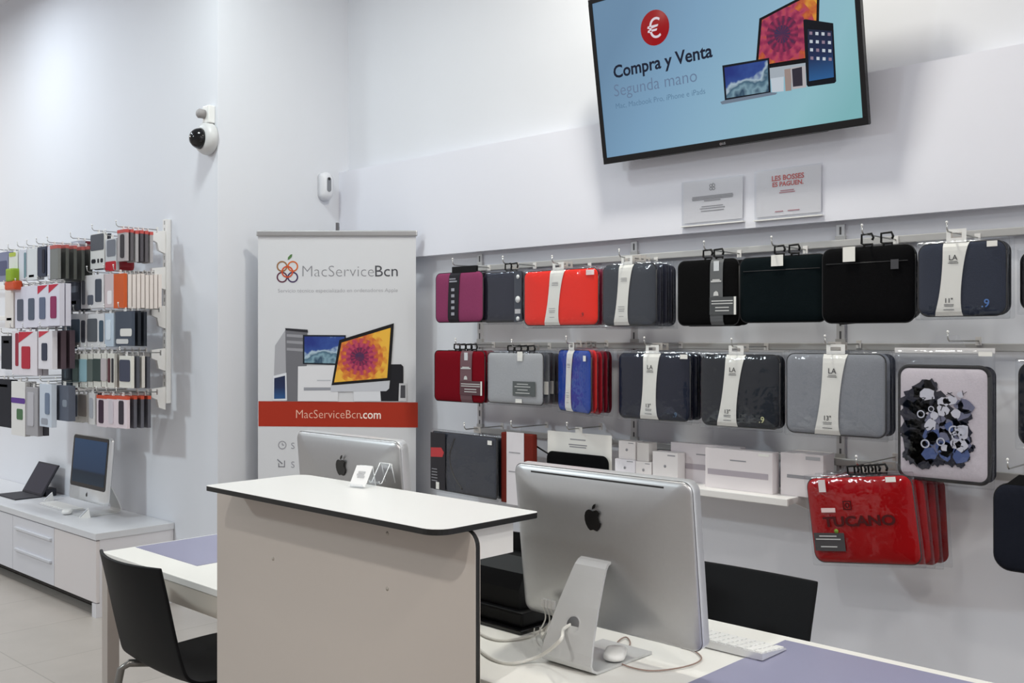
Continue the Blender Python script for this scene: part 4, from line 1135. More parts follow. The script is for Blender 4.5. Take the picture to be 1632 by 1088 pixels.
# counter: panel and slab
ZK = 1.10
ct = thing('service_counter', 'high white counter stand with black-edged top in the centre', 'counter', (-2.03, 1.517, 0))
hpl = mat('compact_laminate', (190, 181, 173), .4)
core = mat('black_laminate_core', (10, 9, 9), .5)
def slab_pts(x0, x1, y0, y1, rs, n=6):
    pts = []
    for k, a0 in enumerate((-90, 0, 90, 180)):
        r = rs[k]; cx_ = (x1 - r, x1 - r, x0 + r, x0 + r)[k]; cy_ = (y0 + r, y1 - r, y1 - r, y0 + r)[k]
        for i in range(n + 1):
            a = math.radians(a0 + 90 * i / n); pts.append((cx_ + r * math.cos(a), cy_ + r * math.sin(a)))
    return pts
def panel_pts(x0, x1, z1, r, n=6):
    pts = [(x0, 0), (x1, 0)]
    for i in range(n + 1):
        a = math.radians(90 * i / n); pts.append((x1 - r + r * math.cos(a), z1 - r + r * math.sin(a)))
    for i in range(n + 1):
        a = math.radians(90 + 90 * i / n); pts.append((x0 + r + r * math.cos(a), z1 - r + r * math.sin(a)))
    return pts
pp = panel_pts(-.575, .487, ZK - .014, .035)
fp = MB().prism(pp, -.006, .006).build('front_panel', core, ct); fp['label'] = 'white front panel with black core edge'
MB().prism([(x * .9995, z * .9995) for x, z in pp], -.0075, -.006).build('front_facing', hpl, fp)
MB().prism([(x * .9995, z * .9995) for x, z in pp], .006, .0075).build('rear_facing', hpl, fp)
sp = slab_pts(-.47, .475, -.107, .213, (.045, .015, .045, .015))
tb = MB().prismz(sp, ZK - .0135, ZK - .0008).build('counter_top', core, ct); tb['label'] = 'white counter top with thick black edge'
MB().prismz(sp, ZK - .0008, ZK).build('top_facing', mat('white_top_laminate', (226, 226, 224), .32), tb)
m = MB()
for u, v in ((435, 890), (617, 850), (617, 938)):
    q = at(u, v, y=1.509); m.lathe([(.005, -.0008), (.005, 0)], 14, 'y', (q.x + 2.03, -.0073, q.z))
m.build('screw_cap', mat('screw_cap_grey', (176, 168, 158), .5), ct)
for x in (-.42, .42): MB().lohi((x - .02, .0075, ZK - .09), (x + .02, .16, ZK - .0135)).build('top_bracket', white_metal, ct)

# card stands on the counter
def card_stand(label, u, v, with_card, rz):
    p = at(u, v, z=ZK)
    t = thing('card_stand', label, 'card stand', (p.x, p.y, ZK), rz, group='acrylic stands on the counter')
    w = .040
    m = MB()
    # back support, sloping face and lip, bent from one strip
    prof = [(.036, .0), (.022, .054), (.017, .054), (-.014, .004), (-.022, .003), (-.024, .010)]
    vs = []
    for y, z in prof: vs += [(-w / 2, y, z), (w / 2, y, z), (w / 2, y + .002, z + .001), (-w / 2, y + .002, z + .001)]
    fs = [(i * 4 + j, i * 4 + (j + 1) % 4, (i + 1) * 4 + (j + 1) % 4, (i + 1) * 4 + j) for i in range(len(prof) - 1) for j in range(4)] + [(3, 2, 1, 0), [4 * (len(prof) - 1) + j for j in range(4)]]
    m.add(vs, fs).build('acrylic_holder', acrylic, t)
    e = MB()
    for sx in (-1, 1): e.tube([(sx * w / 2, y + .001, z + .001) for y, z in prof], .0012, 6)
    e.tube([(-w / 2, .0195, .055), (w / 2, .0195, .055)], .0016, 6)
    e.build('bright_edge', mat('acrylic_edge', (226, 230, 232), .2), t)
    if with_card:
        k = MB(); k.add([(-.027, -.019, .005), (.027, -.019, .005), (.027, .0145, .056), (-.027, .0145, .056), (-.027, -.0178, .0045), (.027, -.0178, .0045), (.027, .0157, .0555), (-.027, .0157, .0555)],
              [(0, 1, 2, 3), (7, 6, 5, 4), (0, 4, 5, 1), (2, 6, 7, 3), (1, 5, 6, 2), (0, 3, 7, 4)])
        cd = k.build('price_card', card((240, 240, 240)), t)
        q = MB(); 
        for x0, x1, f in ((-.012, .012, .62), (-.014, .01, .5), (-.01, .014, .4)):
            y_, z_ = -.019 + .0335 * f - .0009, .005 + .051 * f + .0005
            q.add([(x0, y_, z_), (x1, y_, z_), (x1, y_ + .003, z_ + .0052), (x0, y_ + .003, z_ + .0052)], [(0, 1, 2, 3)])
        q.build('lettering', card((190, 190, 192)), cd)
    return t
card_stand('clear acrylic stand holding a white card on the counter', 576, 776, True, math.radians(14))
card_stand('empty clear acrylic stand on the counter beside the white card', 606, 771, False, math.radians(4))

# ---------------------------------------------------------------- things on the right desk
kb = thing('keyboard', 'slim silver and white keyboard on the right desk beside the lilac inlay', 'keyboard', (-1.415, 2.175, DZ + .0016))
MB().add([(-.215, -.058, .002), (.215, -.058, .002), (.215, .058, .002), (-.215, .058, .002), (-.215, -.058, .018), (.215, -.058, .018), (.215, .058, .006), (-.215, .058, .006)],
         [(3, 2, 1, 0), (4, 5, 6, 7), (0, 1, 5, 4), (2, 3, 7, 6), (1, 2, 6, 5), (0, 4, 7, 3)]).lohi((-.2, -.056, 0), (.2, -.046, .004)).build('base', alu_light, kb)
m = MB()
for r in range(5):
    for c in range(17):
        x = -.203 + c * .0252; y = -.048 + r * .0212; z = .0175 - (y + .058) / .116 * .012
        m.box((x + .002, y + .004, z + .0015), (.0205, .0175, .004), .001)
m.build('keys', white_plastic, kb)

pr = thing('receipt_printer', 'black receipt printer on the right desk between counter and computer', 'printer', (-1.93, 1.99, DZ))
MB().lohi((-.17, -.09, .012), (.16, .11, .05), .006).build('base_tray', mat('black_printer', (7, 7, 9), .5, spec=.2), pr)
MB().lohi((-.175, -.11, 0), (.175, .12, .012), .003).build('foot_plate', black_gloss, pr)
prof = [(-.07, .05), (.10, .05), (.10, .16), (.07, .175), (.0, .17), (-.05, .14), (-.07, .10)]
b = MB(); vs = [(-.14, y, z) for y, z in prof] + [(.13, y, z) for y, z in prof]; n = len(prof)
b.add(vs, [list(range(n)), list(range(2 * n - 1, n - 1, -1))] + [(i, i + n, (i + 1) % n + n, (i + 1) % n) for i in range(n)]).build('body', mat('black_printer'), pr)
b = MB(); pts = [(-.13 + .25 * i / 10, .05 - .012 * math.sin(PI * i / 10)) for i in range(11)]
vs = [(x, y, .16) for x, y in pts] + [(x, y, .235 - .012 * math.sin(PI * i / 10)) for i, (x, y) in enumerate(pts)] + [(x, y + .008, .16) for x, y in pts] + [(x, y + .008, .235 - .012 * math.sin(PI * i / 10)) for i, (x, y) in enumerate(pts)]
fs = []
for i in range(10): fs += [(i, i + 1, 12 + i, 11 + i), (22 + i, 33 + i, 34 + i, 23 + i), (11 + i, 12 + i, 34 + i, 33 + i), (i, 22 + i, 23 + i, i + 1)]
fs += [(0, 11, 33, 22), (10, 32, 43, 21)]
b.add(vs, fs).build('paper_guide', black_matt, pr)
ph = thing('desk_phone', 'black cordless handset in its charging base beside the receipt printer', 'phone', (-1.80, 2.13, DZ))
MB().lohi((-.045, -.05, 0), (.045, .05, .03), .008).build('charging_base', black_matt, ph)
MB().lohi((-.024, -.012, .02), (.024, .016, .21), .008).build('handset', black_matt, ph)
MB().lohi((-.017, -.0135, .14), (.017, -.0115, .19)).build('display', mat('phone_display', (120, 130, 150), .2), ph)

cab = mat('white_cable', (214, 212, 206), .45)
def cable(name, label, pts, r, m=cab, ends=None):
    t = thing(name, label, 'cable', pts[0], group='cables on the right desk')
    p0 = Vector(pts[0])
    MB().tube([Vector(p) - p0 for p in pts], r, 8, 8).build('cord', m, t)
    return t
def dk(u, v, z=DZ + .004): return at(u, v, z=z)
hz_ = Vector((-1.498, 1.912 - .132, DZ + .100))
cable('power_cable', 'thick white power cable from the hole in the computer stand', [hz_ + Vector((0, .02, .003)), hz_ + Vector((-.01, -.02, -.008)), at(893, 1020, y=1.70), at(860, 1045, z=DZ + .02), dk(815, 1057), dk(785, 1050), dk(762, 1033), dk(735, 1005)], .0042)
cable('white_cable', 'white cable curving across the desk behind the computer stand', [at(884, 985, z=DZ + .05), dk(866, 1003), dk(840, 1015), dk(800, 1020), dk(772, 1013), dk(745, 995)], .0035)
t = thing('cable_plugs', 'cluster of white plugs with thin cables beside the computer stand', 'cable plugs', dk(872, 1000), group='cables on the right desk')
p0 = t.location.copy()
for i in range(4):
    a = at(866 + i * 5.5, 957 + i * 1.5, y=1.86)
    q = a - p0
    k = MB().lohi((q.x - .005, q.y - .004, q.z - .014), (q.x + .005, q.y + .004, q.z + .006), .001); k.build('plug', white_plastic, t)
    MB().tube([q + Vector((0, 0, -.012)), q + Vector((.003 * (i - 1), .01, -.05)), q + Vector((-.02 + .012 * i, -.01, -.09)), Vector((-.035 + .018 * i, -.01, .001))], .0018, 6, 6).build('cord', cab, t)
cable('thin_cable', 'thin brownish cable looping on the desk right of the stand', [dk(940, 1040), dk(975, 1040), dk(985, 1022), dk(998, 1015), dk(1004, 1027), dk(985, 1045), dk(992, 1058), dk(1030, 1068), dk(1070, 1066), dk(1105, 1058), dk(1118, 1048), dk(1105, 1036), dk(1085, 1030)], .0018, mat('brown_cable', (150, 126, 116), .5))
ms_ = thing('mouse', 'white computer mouse on the foot of the computer stand', 'mouse', (-1.455, 1.885, DZ + .008), math.radians(30))
mm = pillow(.052, .092, .022, .025); mm.v = [(x, z, y + .011) for x, y, z in mm.v]; mm.build('shell', white_plastic, ms_)

# ---------------------------------------------------------------- chairs
chair_m = mat('black_chair_plastic', (8, 9, 12), .6, bump=.08, nscale=300, spec=.2)
def chair(label, loc, rz, curl=1.0):
    # local: the sitter faces +y; origin on the floor under the seat centre
    t = thing('shell_chair', label, 'chair', loc, rz, group='black shell chairs')
    prof = [(.225, .445, .205, 0.0), (.20, .463, .21, .0), (.12, .462, .215, .006), (.0, .452, .218, .010), (-.10, .446, .218, .012), (-.165, .452, .214, .012), (-.200, .475, .208, .012), (-.222, .515, .203, .014),
            (-.240, .57, .200, .018), (-.262, .64, .199, .024), (-.284, .71, .199, .032), (-.308, .78, .199, .040), (-.322, .824, .199, .044), (-.3235, .829, .198, .045)]
    fx = [-1, -.97, -.8, -.6, -.4, -.2, 0, .2, .4, .6, .8, .97, 1]
    nx = len(fx) - 1; vs = []
    for y, z, hw, dish in prof:
        for f in fx:
            back = 1 if z > .5 else 0
            lift = dish * f * f * (curl if back else 1)
            vs.append((f * hw, y + (lift if back else 0), z + (lift if not back else 0)))
    fs = [(r * (nx + 1) + i, r * (nx + 1) + i + 1, (r + 1) * (nx + 1) + i + 1, (r + 1) * (nx + 1) + i) for r in range(len(prof) - 1) for i in range(nx)]
    sh = MB().add(vs, fs, True).build('shell', chair_m, t)
    s = sh.modifiers.new('thickness', 'SOLIDIFY'); s.thickness = .011; s.offset = 0
    b = sh.modifiers.new('soft', 'SUBSURF'); b.levels = 1; b.render_levels = 2
    lm = mat('grey_chair_tube', (128, 126, 122), .3, metal=.7)
    for sx in (-1, 1):
        MB().tube([(sx * .155, -.10, .434), (sx * .188, -.19, .446), (sx * .200, -.212, .43), (sx * .225, -.29, 0.0)], .0125, 10).build('leg', lm, t)
        MB().tube([(sx * .16, .12, .444), (sx * .178, .16, .40), (sx * .205, .215, 0.0)], .0125, 10).build('leg', lm, t)
    m = MB()
    for sx in (-1, 1): m.tube([(sx * .16, -.13, .436), (sx * .16, .13, .444)], .009, 8)
    m.tube([(-.16, 0, .438), (.16, 0, .438)], .009, 8); m.build('seat_support', lm, t)
    return t
chair('black shell chair with back to camera at the left desk', (-2.965, 1.70, 0), math.radians(0))
chair('black shell chair behind the right desk, below the shelf', (-1.50, 2.285, 0), PI, curl=0.2)

# ---------------------------------------------------------------- low cabinet on the left
XE = -5.335
cb = thing('low_cabinet', 'long low white cabinet with drawers against the left wall', 'cabinet', (XE, YA, 0))
cab_m = mat('cabinet_white', (214, 212, 216), .4)
yf = -.45
MB().lohi((-3.2, yf + .02, .075), (0, -.004, .418)).build('body', cab_m, cb)
MB().lohi((-3.2, yf - .005, .418), (.006, -.002, .455), .003).build('top', mat('cabinet_top', (206, 207, 211), .35), cb)
MB().lohi((-3.2, yf + .06, 0.03), (-.05, -.02, .075)).build('recessed_plinth', mat('dark_plinth', (36, 34, 34), .6), cb)
MB().lohi((-.05, yf + .0, 0), (0, -.004, .075)).build('end_foot', cab_m, cb)
dr_m = mat('drawer_front_white', (208, 208, 214), .4)
wd = .62
for i in range(4):
    x1 = -.55 - i * (wd + .004)
    if i % 2 == 0:
        d = MB().lohi((x1 - wd, yf, .08), (x1, yf + .02, .412), .002)
        d = d.build('drawer_front', dr_m, cb)
        for z in (.335, .205): MB().lohi((x1 - wd + .05, yf - .014, z), (x1 - .03, yf + .001, z + .016), .003).build('handle', mat('drawer_grip', (200, 201, 207), .4), d)
    else:
        MB().lohi((x1 - wd, yf, .08), (x1, yf + .02, .412), .002).build('cabinet_door', dr_m, cb)
MB().lohi((-.546, yf, .08), (0, yf + .02, .412), .002).build('cabinet_door', mat('drawer_front_warm', (212, 206, 206), .4), cb)

# computer, laptop and small things on the cabinet
TZ = .455
c3 = imac('silver desktop computer with blue screen on the low white cabinet', (-5.925, 2.60, TZ), PI, .485, .385, .082)
kb2 = thing('keyboard', 'white keyboard on the low cabinet in front of the blue-screen computer', 'keyboard', (at(98, 808, z=TZ).x, at(98, 808, z=TZ).y, TZ), math.radians(0))
MB().lohi((-.215, -.057, 0), (.215, .057, .008), .003).build('base', alu_light, kb2)
MB().lohi((-.205, -.05, .008), (.205, .05, .013), .002).build('keys', white_plastic, kb2)
p = at(105, 818, z=TZ)
ms2 = thing('mouse', 'white mouse on the low cabinet beside the keyboard', 'mouse', (p.x + .02, p.y, TZ), math.radians(60))
mm = pillow(.058, .1, .03, .027); mm.v = [(x, z, y + .015) for x, y, z in mm.v]; mm.build('shell', white_plastic, ms2)
for lab, u, v in (('small white price block beside the tablet on the low cabinet', 78, 797), ('small white price block in front of the blue-screen computer', 135, 824)):
    p = at(u, v, z=TZ)
    t = thing('price_block', lab, 'price block', (p.x, p.y, TZ), math.radians(-20), group='price blocks on the low cabinet')
    MB().add([(-.03, -.03, 0), (.03, -.03, 0), (.03, .03, 0), (-.03, .03, 0), (-.03, .02, .05), (.03, .02, .05)], [(3, 2, 1, 0), (0, 1, 5, 4), (1, 2, 5), (0, 4, 3), (2, 3, 4, 5)]).build('block', white_plastic, t)
    MB().add([(-.024, -.027, .0055), (.024, -.027, .0055), (.024, .012, .0445), (-.024, .012, .0445)], [(0, 1, 2, 3)]).build('printed_face', card((206, 208, 214)), t)
lp = thing('tablet', 'dark tablet propped on its keyboard cover on the low cabinet', 'tablet', (at(44, 789, z=TZ).x, 2.665, TZ), 0)
MB().lohi((-.165, -.17, 0), (.165, 0.0, .008), .003).build('keyboard_cover', mat('dark_tablet_cover', (32, 32, 42), .6), lp)
a = math.radians(60)
tb_ = MB().lohi((-.165, -.006, 0), (.165, .006, .225), .004)
tb_.v = [(x, y * math.cos(-math.radians(30)) - z * math.sin(-math.radians(30)), y * math.sin(-math.radians(30)) + z * math.cos(math.radians(30)) + .006) for x, y, z in tb_.v]
sc_ = tb_.build('screen_half', mat('dark_tablet_cover'), lp)
g = MB().lohi((-.155, -.0075, .012), (.155, -.0055, .215)); g.v = [(x, y * math.cos(-math.radians(30)) - z * math.sin(-math.radians(30)), y * math.sin(-math.radians(30)) + z * math.cos(math.radians(30)) + .006) for x, y, z in g.v]
g.build('glass', mat('dark_blue_glass', (26, 28, 48), .15), sc_)
MB().lohi((.05, .03, 0), (.15, .1, .05), .004).build('rear_stand', mat('dark_tablet_cover'), lp)

# ---------------------------------------------------------------- phone case display on the left wall
xu = at(270, 500, y=YA).x
t = thing('slotted_upright', 'white slotted upright at the right end of the phone case display', 'shelf upright', (xu, YA, at(270, 642, y=YA).z))
hh = at(270, 350, y=YA).z - at(270, 642, y=YA).z
MB().lohi((-.022, -.03, 0), (.022, -.001, hh), .002).build('rail', white_metal, t)
m = MB()
for k in range(int(hh / .04)): m.lohi((-.005, -.0306, .02 + k * .04), (.005, -.0298, .042 + k * .04))
m.build('slots', mat('pale_slot', (160, 156, 154), .6), t)
row_v = (378, 436, 498, 566, 628)
ROWZ = []
for i, v in enumerate(row_v):
    z = at(258, v, y=YA - .06).z; ROWZ.append(z)
    t = thing('crossbar', ['topmost', 'second', 'third', 'fourth', 'lowest'][i] + ' white crossbar of the phone case display', 'hanging bar', (xu, YA - .10, z), group='crossbars of the phone case display')
    MB().lohi((-2.6, -.012, -.016), (-.0, .0, .016), .003).build('bar', white_metal, t)
    br = MB(); br.add([(-.012, .07, .04), (-.012, .07, -.09), (-.012, .03, -.075), (-.012, .02, -.03), (-.012, -.012, -.016), (-.012, -.012, .03),
                       (.012, .07, .04), (.012, .07, -.09), (.012, .03, -.075), (.012, .02, -.03), (.012, -.012, -.016), (.012, -.012, .03)],
                      [(0, 1, 2, 3, 4, 5), (11, 10, 9, 8, 7, 6)] + [(k, k + 6, (k + 1) % 6 + 6, (k + 1) % 6) for k in range(6)])
    br.build('bracket', white_metal, t)

NH = [0]
def pack(label, px, yf, face, parts=(), thick=.018, behind=0, bcol=None, dy=None, top=None, kind='phone_case_pack', cat='phone case pack', film_front=False, blab=None, tabcol=(236, 234, 232), hook=True):
    uL, uR, vT, vB = px
    um, vm = (uL + uR) / 2, (vT + vB) / 2
    xa, xb = at(uL, vm, y=yf).x, at(uR, vm, y=yf).x
    zt, zb = at(um, vT, y=yf).z, at(um, vB, y=yf).z
    w, h = xb - xa, zt - zb
    xc = (xa + xb) / 2
    t = thing(kind, label, cat, (xc, yf, zb), group='packs on the left wall display')
    MB().lohi((-w / 2, 0, 0), (w / 2, thick, h), .0012).build('carton', card(face), t)
    for (nm, x0, x1, z0, z1, c) in parts:
        if nm == 'corner':
            MB().prism([(x0 * w, z1 * h), (x1 * w, z1 * h), (x0 * w, z0 * h)], -.0012, -.0002).build('printed_corner', card(c), t)
        else:
            pts = rrect((x1 - x0) * w, (z1 - z0) * h, min(.012, (x1 - x0) * w * .3), 3, (x0 + x1) / 2 * w, (z0 + z1) / 2 * h)
            MB().prism(pts, -.004 if nm in ('phone_case', 'product') else -.0012, -.0002).build(nm, card(c), t)
    if top: MB().lohi((-w / 2 - .0005, -.0008, h * .9), (w / 2 + .0005, thick + .0008, h + .0008)).build('coloured_top', card(top), t)
    MB().lohi((-.012, thick * .4, h), (.012, thick * .6, h + .022)).build('hanger_tab', card(tabcol), t)
    dy = dy or (thick + .006)
    for i in range(behind):
        c = bcol[i % len(bcol)] if bcol else face
        b = thing(kind, blab or short('another behind the ' + label), cat, (xc, yf + dy * (i + 1), zb + random.uniform(-.004, .004)), group='stack behind ' + label)
        MB().lohi((-w / 2, 0, 0), (w / 2, thick, h), .0012).build('carton', card(c), b)
        if top: MB().lohi((-w / 2 - .0005, -.0008, h * .9), (w / 2 + .0005, thick + .0008, h + .0008)).build('coloured_top', card(top), b)
        MB().lohi((-.012, thick * .4, h), (.012, thick * .6, h + .022)).build('hanger_tab', card(tabcol), b)
    if hook:
        display_hook(xc, zt + .016, yf - .03, short('wire hook of the ' + label), yback=YA - .112, group='hooks of the phone case display', r=.0025)
    return t
G = (150, 152, 158); W = (226, 224, 226); DK = (48, 52, 64)
yR = 2.50
# right block, row 1
pack('clear pack with white gadget on the top row of the wall rack', (113, 128, 384, 436), yR, (170, 174, 186), [('product', -.3, .3, .55, .95, (226, 228, 236)), ('product', -.3, .35, .06, .2, (30, 30, 34))], thick=.03, behind=1, bcol=[(110, 30, 44)], blab='dark red pack behind the clear pack with white gadget')
pack('white pack with dark top on the top row of the wall rack', (144, 166, 372, 428), yR, (214, 214, 212), [('printed_window', -.48, .48, .52, .98, (84, 88, 96)), ('lettering', -.42, -.1, .16, .28, (40, 40, 46)), ('lettering', .02, .14, .16, .28, (40, 40, 46)), ('lettering', .24, .42, .16, .28, (40, 40, 46))], behind=1, bcol=[(60, 62, 72)])
pack('grey pack with red base on the top row of the wall rack', (168, 185, 380, 432), yR, (196, 198, 202), [('printed_window', -.36, .46, .45, .96, (116, 120, 130)), ('printed_base', -.5, .5, .0, .3, (176, 24, 40))], behind=0)
pack('grey pack with red top at the right end of the top row', (187, 200, 366, 416), yR + .0, (176, 170, 172), [('product', -.1, .35, .1, .85, (52, 50, 56))], behind=5, bcol=[(96, 92, 96), (170, 166, 168), (84, 80, 86)], dy=.028, top=(196, 84, 80), blab='red-topped pack in the stack at the right end of the top row')
# red base box (bracelet case) below
p = at(190, 432, y=2.57)
t = thing('red_case', 'red case hanging under the red-topped packs on the wall rack', 'case', (p.x, 2.57, p.z)); MB().lohi((-.07, -.04, 0), (.07, .06, .07), .02).build('shell', mat('red_case', (160, 22, 38), .3), t); MB().tube([(0, 0.01, .07), (0, .01, .12)], .003, 6).build('cord', black_matt, t)
# row 2
pack('dark phone case pack on the second row left of the white window box', (104, 127, 443, 494), yR, (62, 66, 78), [('printed_line', -.4, .3, .22, .26, (170, 172, 180)), ('printed_shape', -.3, .4, .55, .75, (110, 114, 124))], behind=2, bcol=[(54, 58, 70)])
pack('white window box with dark phone case on the second row', (129, 165, 438, 491), yR, (222, 220, 222), [('phone_case', -.44, -.3, .12, .85, (84, 86, 94)), ('phone_case', .16, .42, .18, .86, (74, 80, 92)), ('printed_shape', -.2, .06, .1, .4, (96, 100, 112))], behind=1)
pack('pinkish white pack on the second row beside the orange pack', (167, 181, 436, 490), yR, (206, 190, 192), [('printed_shape', -.2, .3, .1, .5, (236, 230, 232))])
pack('orange pack on the second row before the white stack', (181, 197, 436, 491), yR - .0, (204, 92, 44), [], behind=8, bcol=[(228, 218, 212)], dy=.025, thick=.02, blab='thin white pack in the stack behind the orange pack')
# row 3
pack('slate blue pack on the third row at the left of the white frames', (99, 112, 500, 556), yR, (74, 90, 108), [('printed_shape', -.3, .4, .2, .6, (104, 122, 140))], behind=1)
pack('white framed pack with slate case on the third row', (112, 138, 500, 553), yR, (216, 216, 218), [('phone_case', -.42, .1, .14, .84, (76, 92, 108)), ('phone_case', .2, .42, .14, .8, (52, 54, 64))], behind=1)
pack('white framed pack with dark grey case on the third row', (139, 166, 500, 553), yR, (216, 216, 218), [('phone_case', -.46, .1, .16, .86, (88, 92, 98)), ('phone_case', .24, .46, .16, .8, (70, 88, 104))], behind=1)
pack('pale blue clear pack on the third row', (167, 181, 499, 552), yR, (188, 202, 216), [('product', -.3, .2, .2, .8, (214, 224, 234))], behind=1)
pack('dark pack with white label at the right end of the third row', (184, 210, 496, 551), yR, (70, 78, 92), [('printed_label', -.2, .5, .28, .5, (222, 220, 216)), ('printed_label', -.45, .3, .06, .2, (206, 206, 206))], behind=2, bcol=[(36, 40, 48)], dy=.034)
# row 4
pack('dark teal pack at the left of the fourth row', (98, 112, 562, 620), yR, (62, 74, 84), [('printed_shape', -.3, .3, .3, .6, (90, 104, 114))], behind=1, bcol=[(70, 34, 46)])
cc = [((116, 125), (106, 130, 126), 'grey green'), ((125, 138), (150, 186, 196), 'pale blue'), ((139, 147), (96, 106, 102), 'olive grey'), ((148, 160), (58, 72, 70), 'dark green'), ((161, 169), (190, 182, 184), 'pinkish grey')]
for i, ((a, b_), c, nm) in enumerate(cc):
    pack('white ended pack with %s case on the fourth row' % nm, (a, b_ + 2, 564 - i * .4, 618 - i * .3), yR, (220, 218, 210), [('phone_case', -.46, .46, .18, .84, c)], behind=1)
pack('white ended pack with dark red striped case on the fourth row', (170, 182, 563, 618), yR, (222, 220, 212), [('phone_case', -.3, 0, .16, .86, (90, 52, 58)), ('phone_case', .2, .42, .16, .86, (50, 50, 56))], behind=1, dy=.03)
pack('white ended pack with navy case at the right end of the fourth row', (190, 209, 567, 618), yR, (222, 220, 212), [('phone_case', -.44, .42, .2, .88, (66, 70, 88))], behind=3, bcol=[(84, 86, 94), (206, 202, 196)], dy=.03)
# row 5
pack('white bottomed pack with slate case at the left of the lowest row', (110, 124, 628, 672), yR, (214, 212, 208), [('phone_case', -.46, .46, .2, .98, (88, 94, 108))], behind=1)
pack('white bottomed pack with taupe case on the lowest row', (125, 139, 628, 672), yR, (214, 212, 208), [('phone_case', -.46, .46, .2, .98, (150, 142, 138))], behind=1)
pack('slim white pack with silver case on the lowest row', (140, 151, 626, 676), yR, (216, 214, 214), [('phone_case', -.2, .3, .2, .85, (176, 178, 186))], behind=1, bcol=[(70, 76, 90)])
for i, c in enumerate([(62, 44, 60), (206, 198, 206), (50, 44, 54)]):
    a = 154 + i * 16
    pack('pale pink pack with %s case on the lowest row' % ['plum', 'pale', 'black'][i], (a, a + 16, 630 + i * .6, 680 + i * 1.2), yR, (222, 208, 214), [('phone_case', -.25, .2, .12, .86, c)], behind=(3 if i == 2 else 1), bcol=[(96, 96, 104)], dy=.04, top=(206, 84, 58), blab=('dark edged pack behind the pale pink pack with black case' if i == 2 else None))
# left block (larger packs on longer hooks)
yL = 2.34
pack('violet blue pack at the left edge of the top row', (-6, 13, 402, 448), yL, (130, 134, 160), [('printed_shape', -.2, .4, .2, .7, (86, 90, 120))], behind=1)
pack('white pack with lime green base on the top row', (14, 28, 402, 446), yL, (218, 220, 214), [('printed_base', -.5, .5, .0, .36, (134, 162, 34)), ('printed_base', -.45, .3, .85, 1.0, (178, 192, 84))], behind=1)
pack('white pack with teal strip on the top row', (30, 42, 398, 446), yL, (212, 214, 224), [('printed_strip', .2, .48, .05, .9, (110, 140, 150))], behind=1)
pack('plain white pack on the top row beside the navy one', (43, 59, 396, 446), yL, (216, 219, 222), [('printed_line', -.3, .2, .1, .16, (120, 126, 140))], behind=1)
pack('navy pack on the top row of the wall rack', (60, 73, 393, 440), yL, (58, 64, 84), [('product', .1, .42, .1, .9, (22, 24, 44))], behind=1)
pack('grey pack with pale edge and red top on the top row', (76, 92, 391, 445), yL, (126, 128, 126), [('printed_strip', -.5, -.25, .0, 1.0, (206, 206, 220))], behind=4, bcol=[(84, 86, 82)], dy=.045, top=(186, 96, 92), blab='dark grey red-topped pack in the stack on the top row')
p = at(20, 462, y=2.32)
t = thing('orange_case', 'small orange and green accessory hanging under the lime green pack', 'accessory', (p.x, 2.32, p.z)); MB().lohi((-.08, -.02, 0), (.08, .03, .055), .012).build('shell', mat('orange_shell', (206, 76, 30), .4), t); MB().lohi((-.05, -.025, .05), (.05, .03, .13), .012).build('green_cap', mat('lime_shell', (140, 170, 30), .4), t)
pack('tall narrow white pack left of the red-cornered boxes', (8, 21, 460, 522), yL, (222, 216, 212), [('printed_line', -.3, .3, .2, .24, (170, 160, 160))], behind=1)
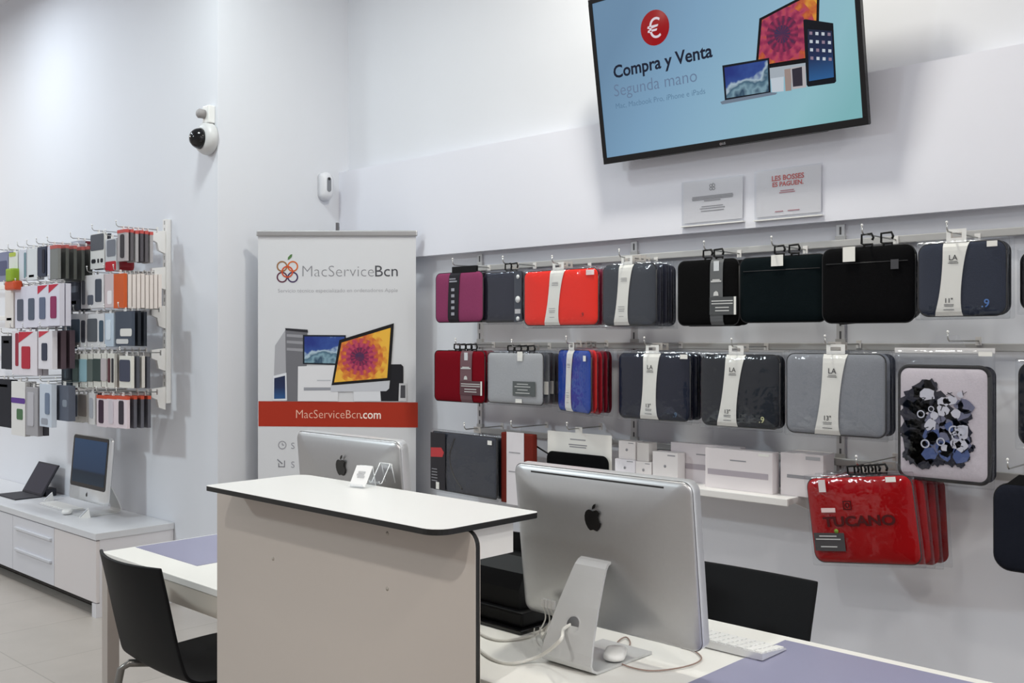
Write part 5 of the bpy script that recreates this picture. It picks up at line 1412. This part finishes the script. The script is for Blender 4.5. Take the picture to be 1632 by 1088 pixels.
for i, (c, rd, nm) in enumerate([((84, 90, 106), False, 'first slate'), ((80, 90, 108), False, 'second slate'), ((96, 106, 130), True, 'blue grey'), ((140, 44, 90), True, 'magenta')]):
    a = 24 + i * 17.6
    ps = [('phone_case', -.26, .26, .18, .7, c)]
    if rd: ps.append(('corner', -.45, .45, .78, .98, (190, 40, 66)))
    pack('white box with %s phone case on the second row' % nm, (a, a + 17.6, 457 - i * 1.8, 523 - i * 1.3), yL, (218, 216, 228), ps, thick=.03, behind=1)
pack('black pouch pack at the left edge of the third row', (2, 18, 535, 588), yL, (30, 34, 44), [('printed_line', -.3, .3, .8, .84, (120, 124, 130))], behind=1)
pack('white box with red corner and red case on the third row', (30, 59, 528, 598), yL, (222, 216, 222), [('phone_case', -.32, .14, .15, .66, (176, 34, 54)), ('corner', -.5, .3, .74, .99, (190, 40, 60))], thick=.03, behind=1)
pack('white side-on box with red stripe left of the red case box', (19, 30, 527, 597), yL + .0, (220, 214, 220), [('printed_strip', .0, .46, .2, .95, (150, 40, 60))], behind=1)
pack('white box with small navy case on the third row', (61, 83, 527, 588), yL, (224, 220, 226), [('phone_case', -.22, .16, .22, .68, (50, 56, 76)), ('corner', -.45, .3, .82, .99, (196, 56, 74))], thick=.03, behind=2, bcol=[(90, 74, 82)], dy=.05)
pack('large black pack at the left edge of the lowest row', (-8, 17, 604, 680), yL, (17, 22, 34), [('printed_line', -.3, .3, .85, .88, (60, 66, 80))], behind=1)
pack('white pack with purple stripe on the lowest row', (18, 40, 608, 694), yL, (222, 220, 218), [('printed_strip', -.5, .5, .6, .7, (92, 56, 140)), ('printed_shape', -.1, .34, .3, .5, (74, 110, 76))], thick=.03, behind=1)
pack('silver pack on the lowest row beside the purple striped one', (41, 60, 617, 694), yL, (160, 158, 162), [('product', -.3, .2, .2, .9, (182, 180, 186))], thick=.03, behind=1, bcol=[(80, 78, 84)])
pack('pale grey blue pack on the lowest row', (63, 82, 612, 680), yL, (196, 204, 216), [('phone_case', .0, .35, .3, .8, (110, 124, 146)), ('printed_label', -.35, .2, .05, .2, (150, 154, 164))], thick=.03)
pack('slate grey pouch pack on the lowest row', (86, 109, 614, 670), yL + .045, (92, 98, 112), [('printed_shape', .1, .4, .4, .6, (136, 144, 156))], thick=.04)
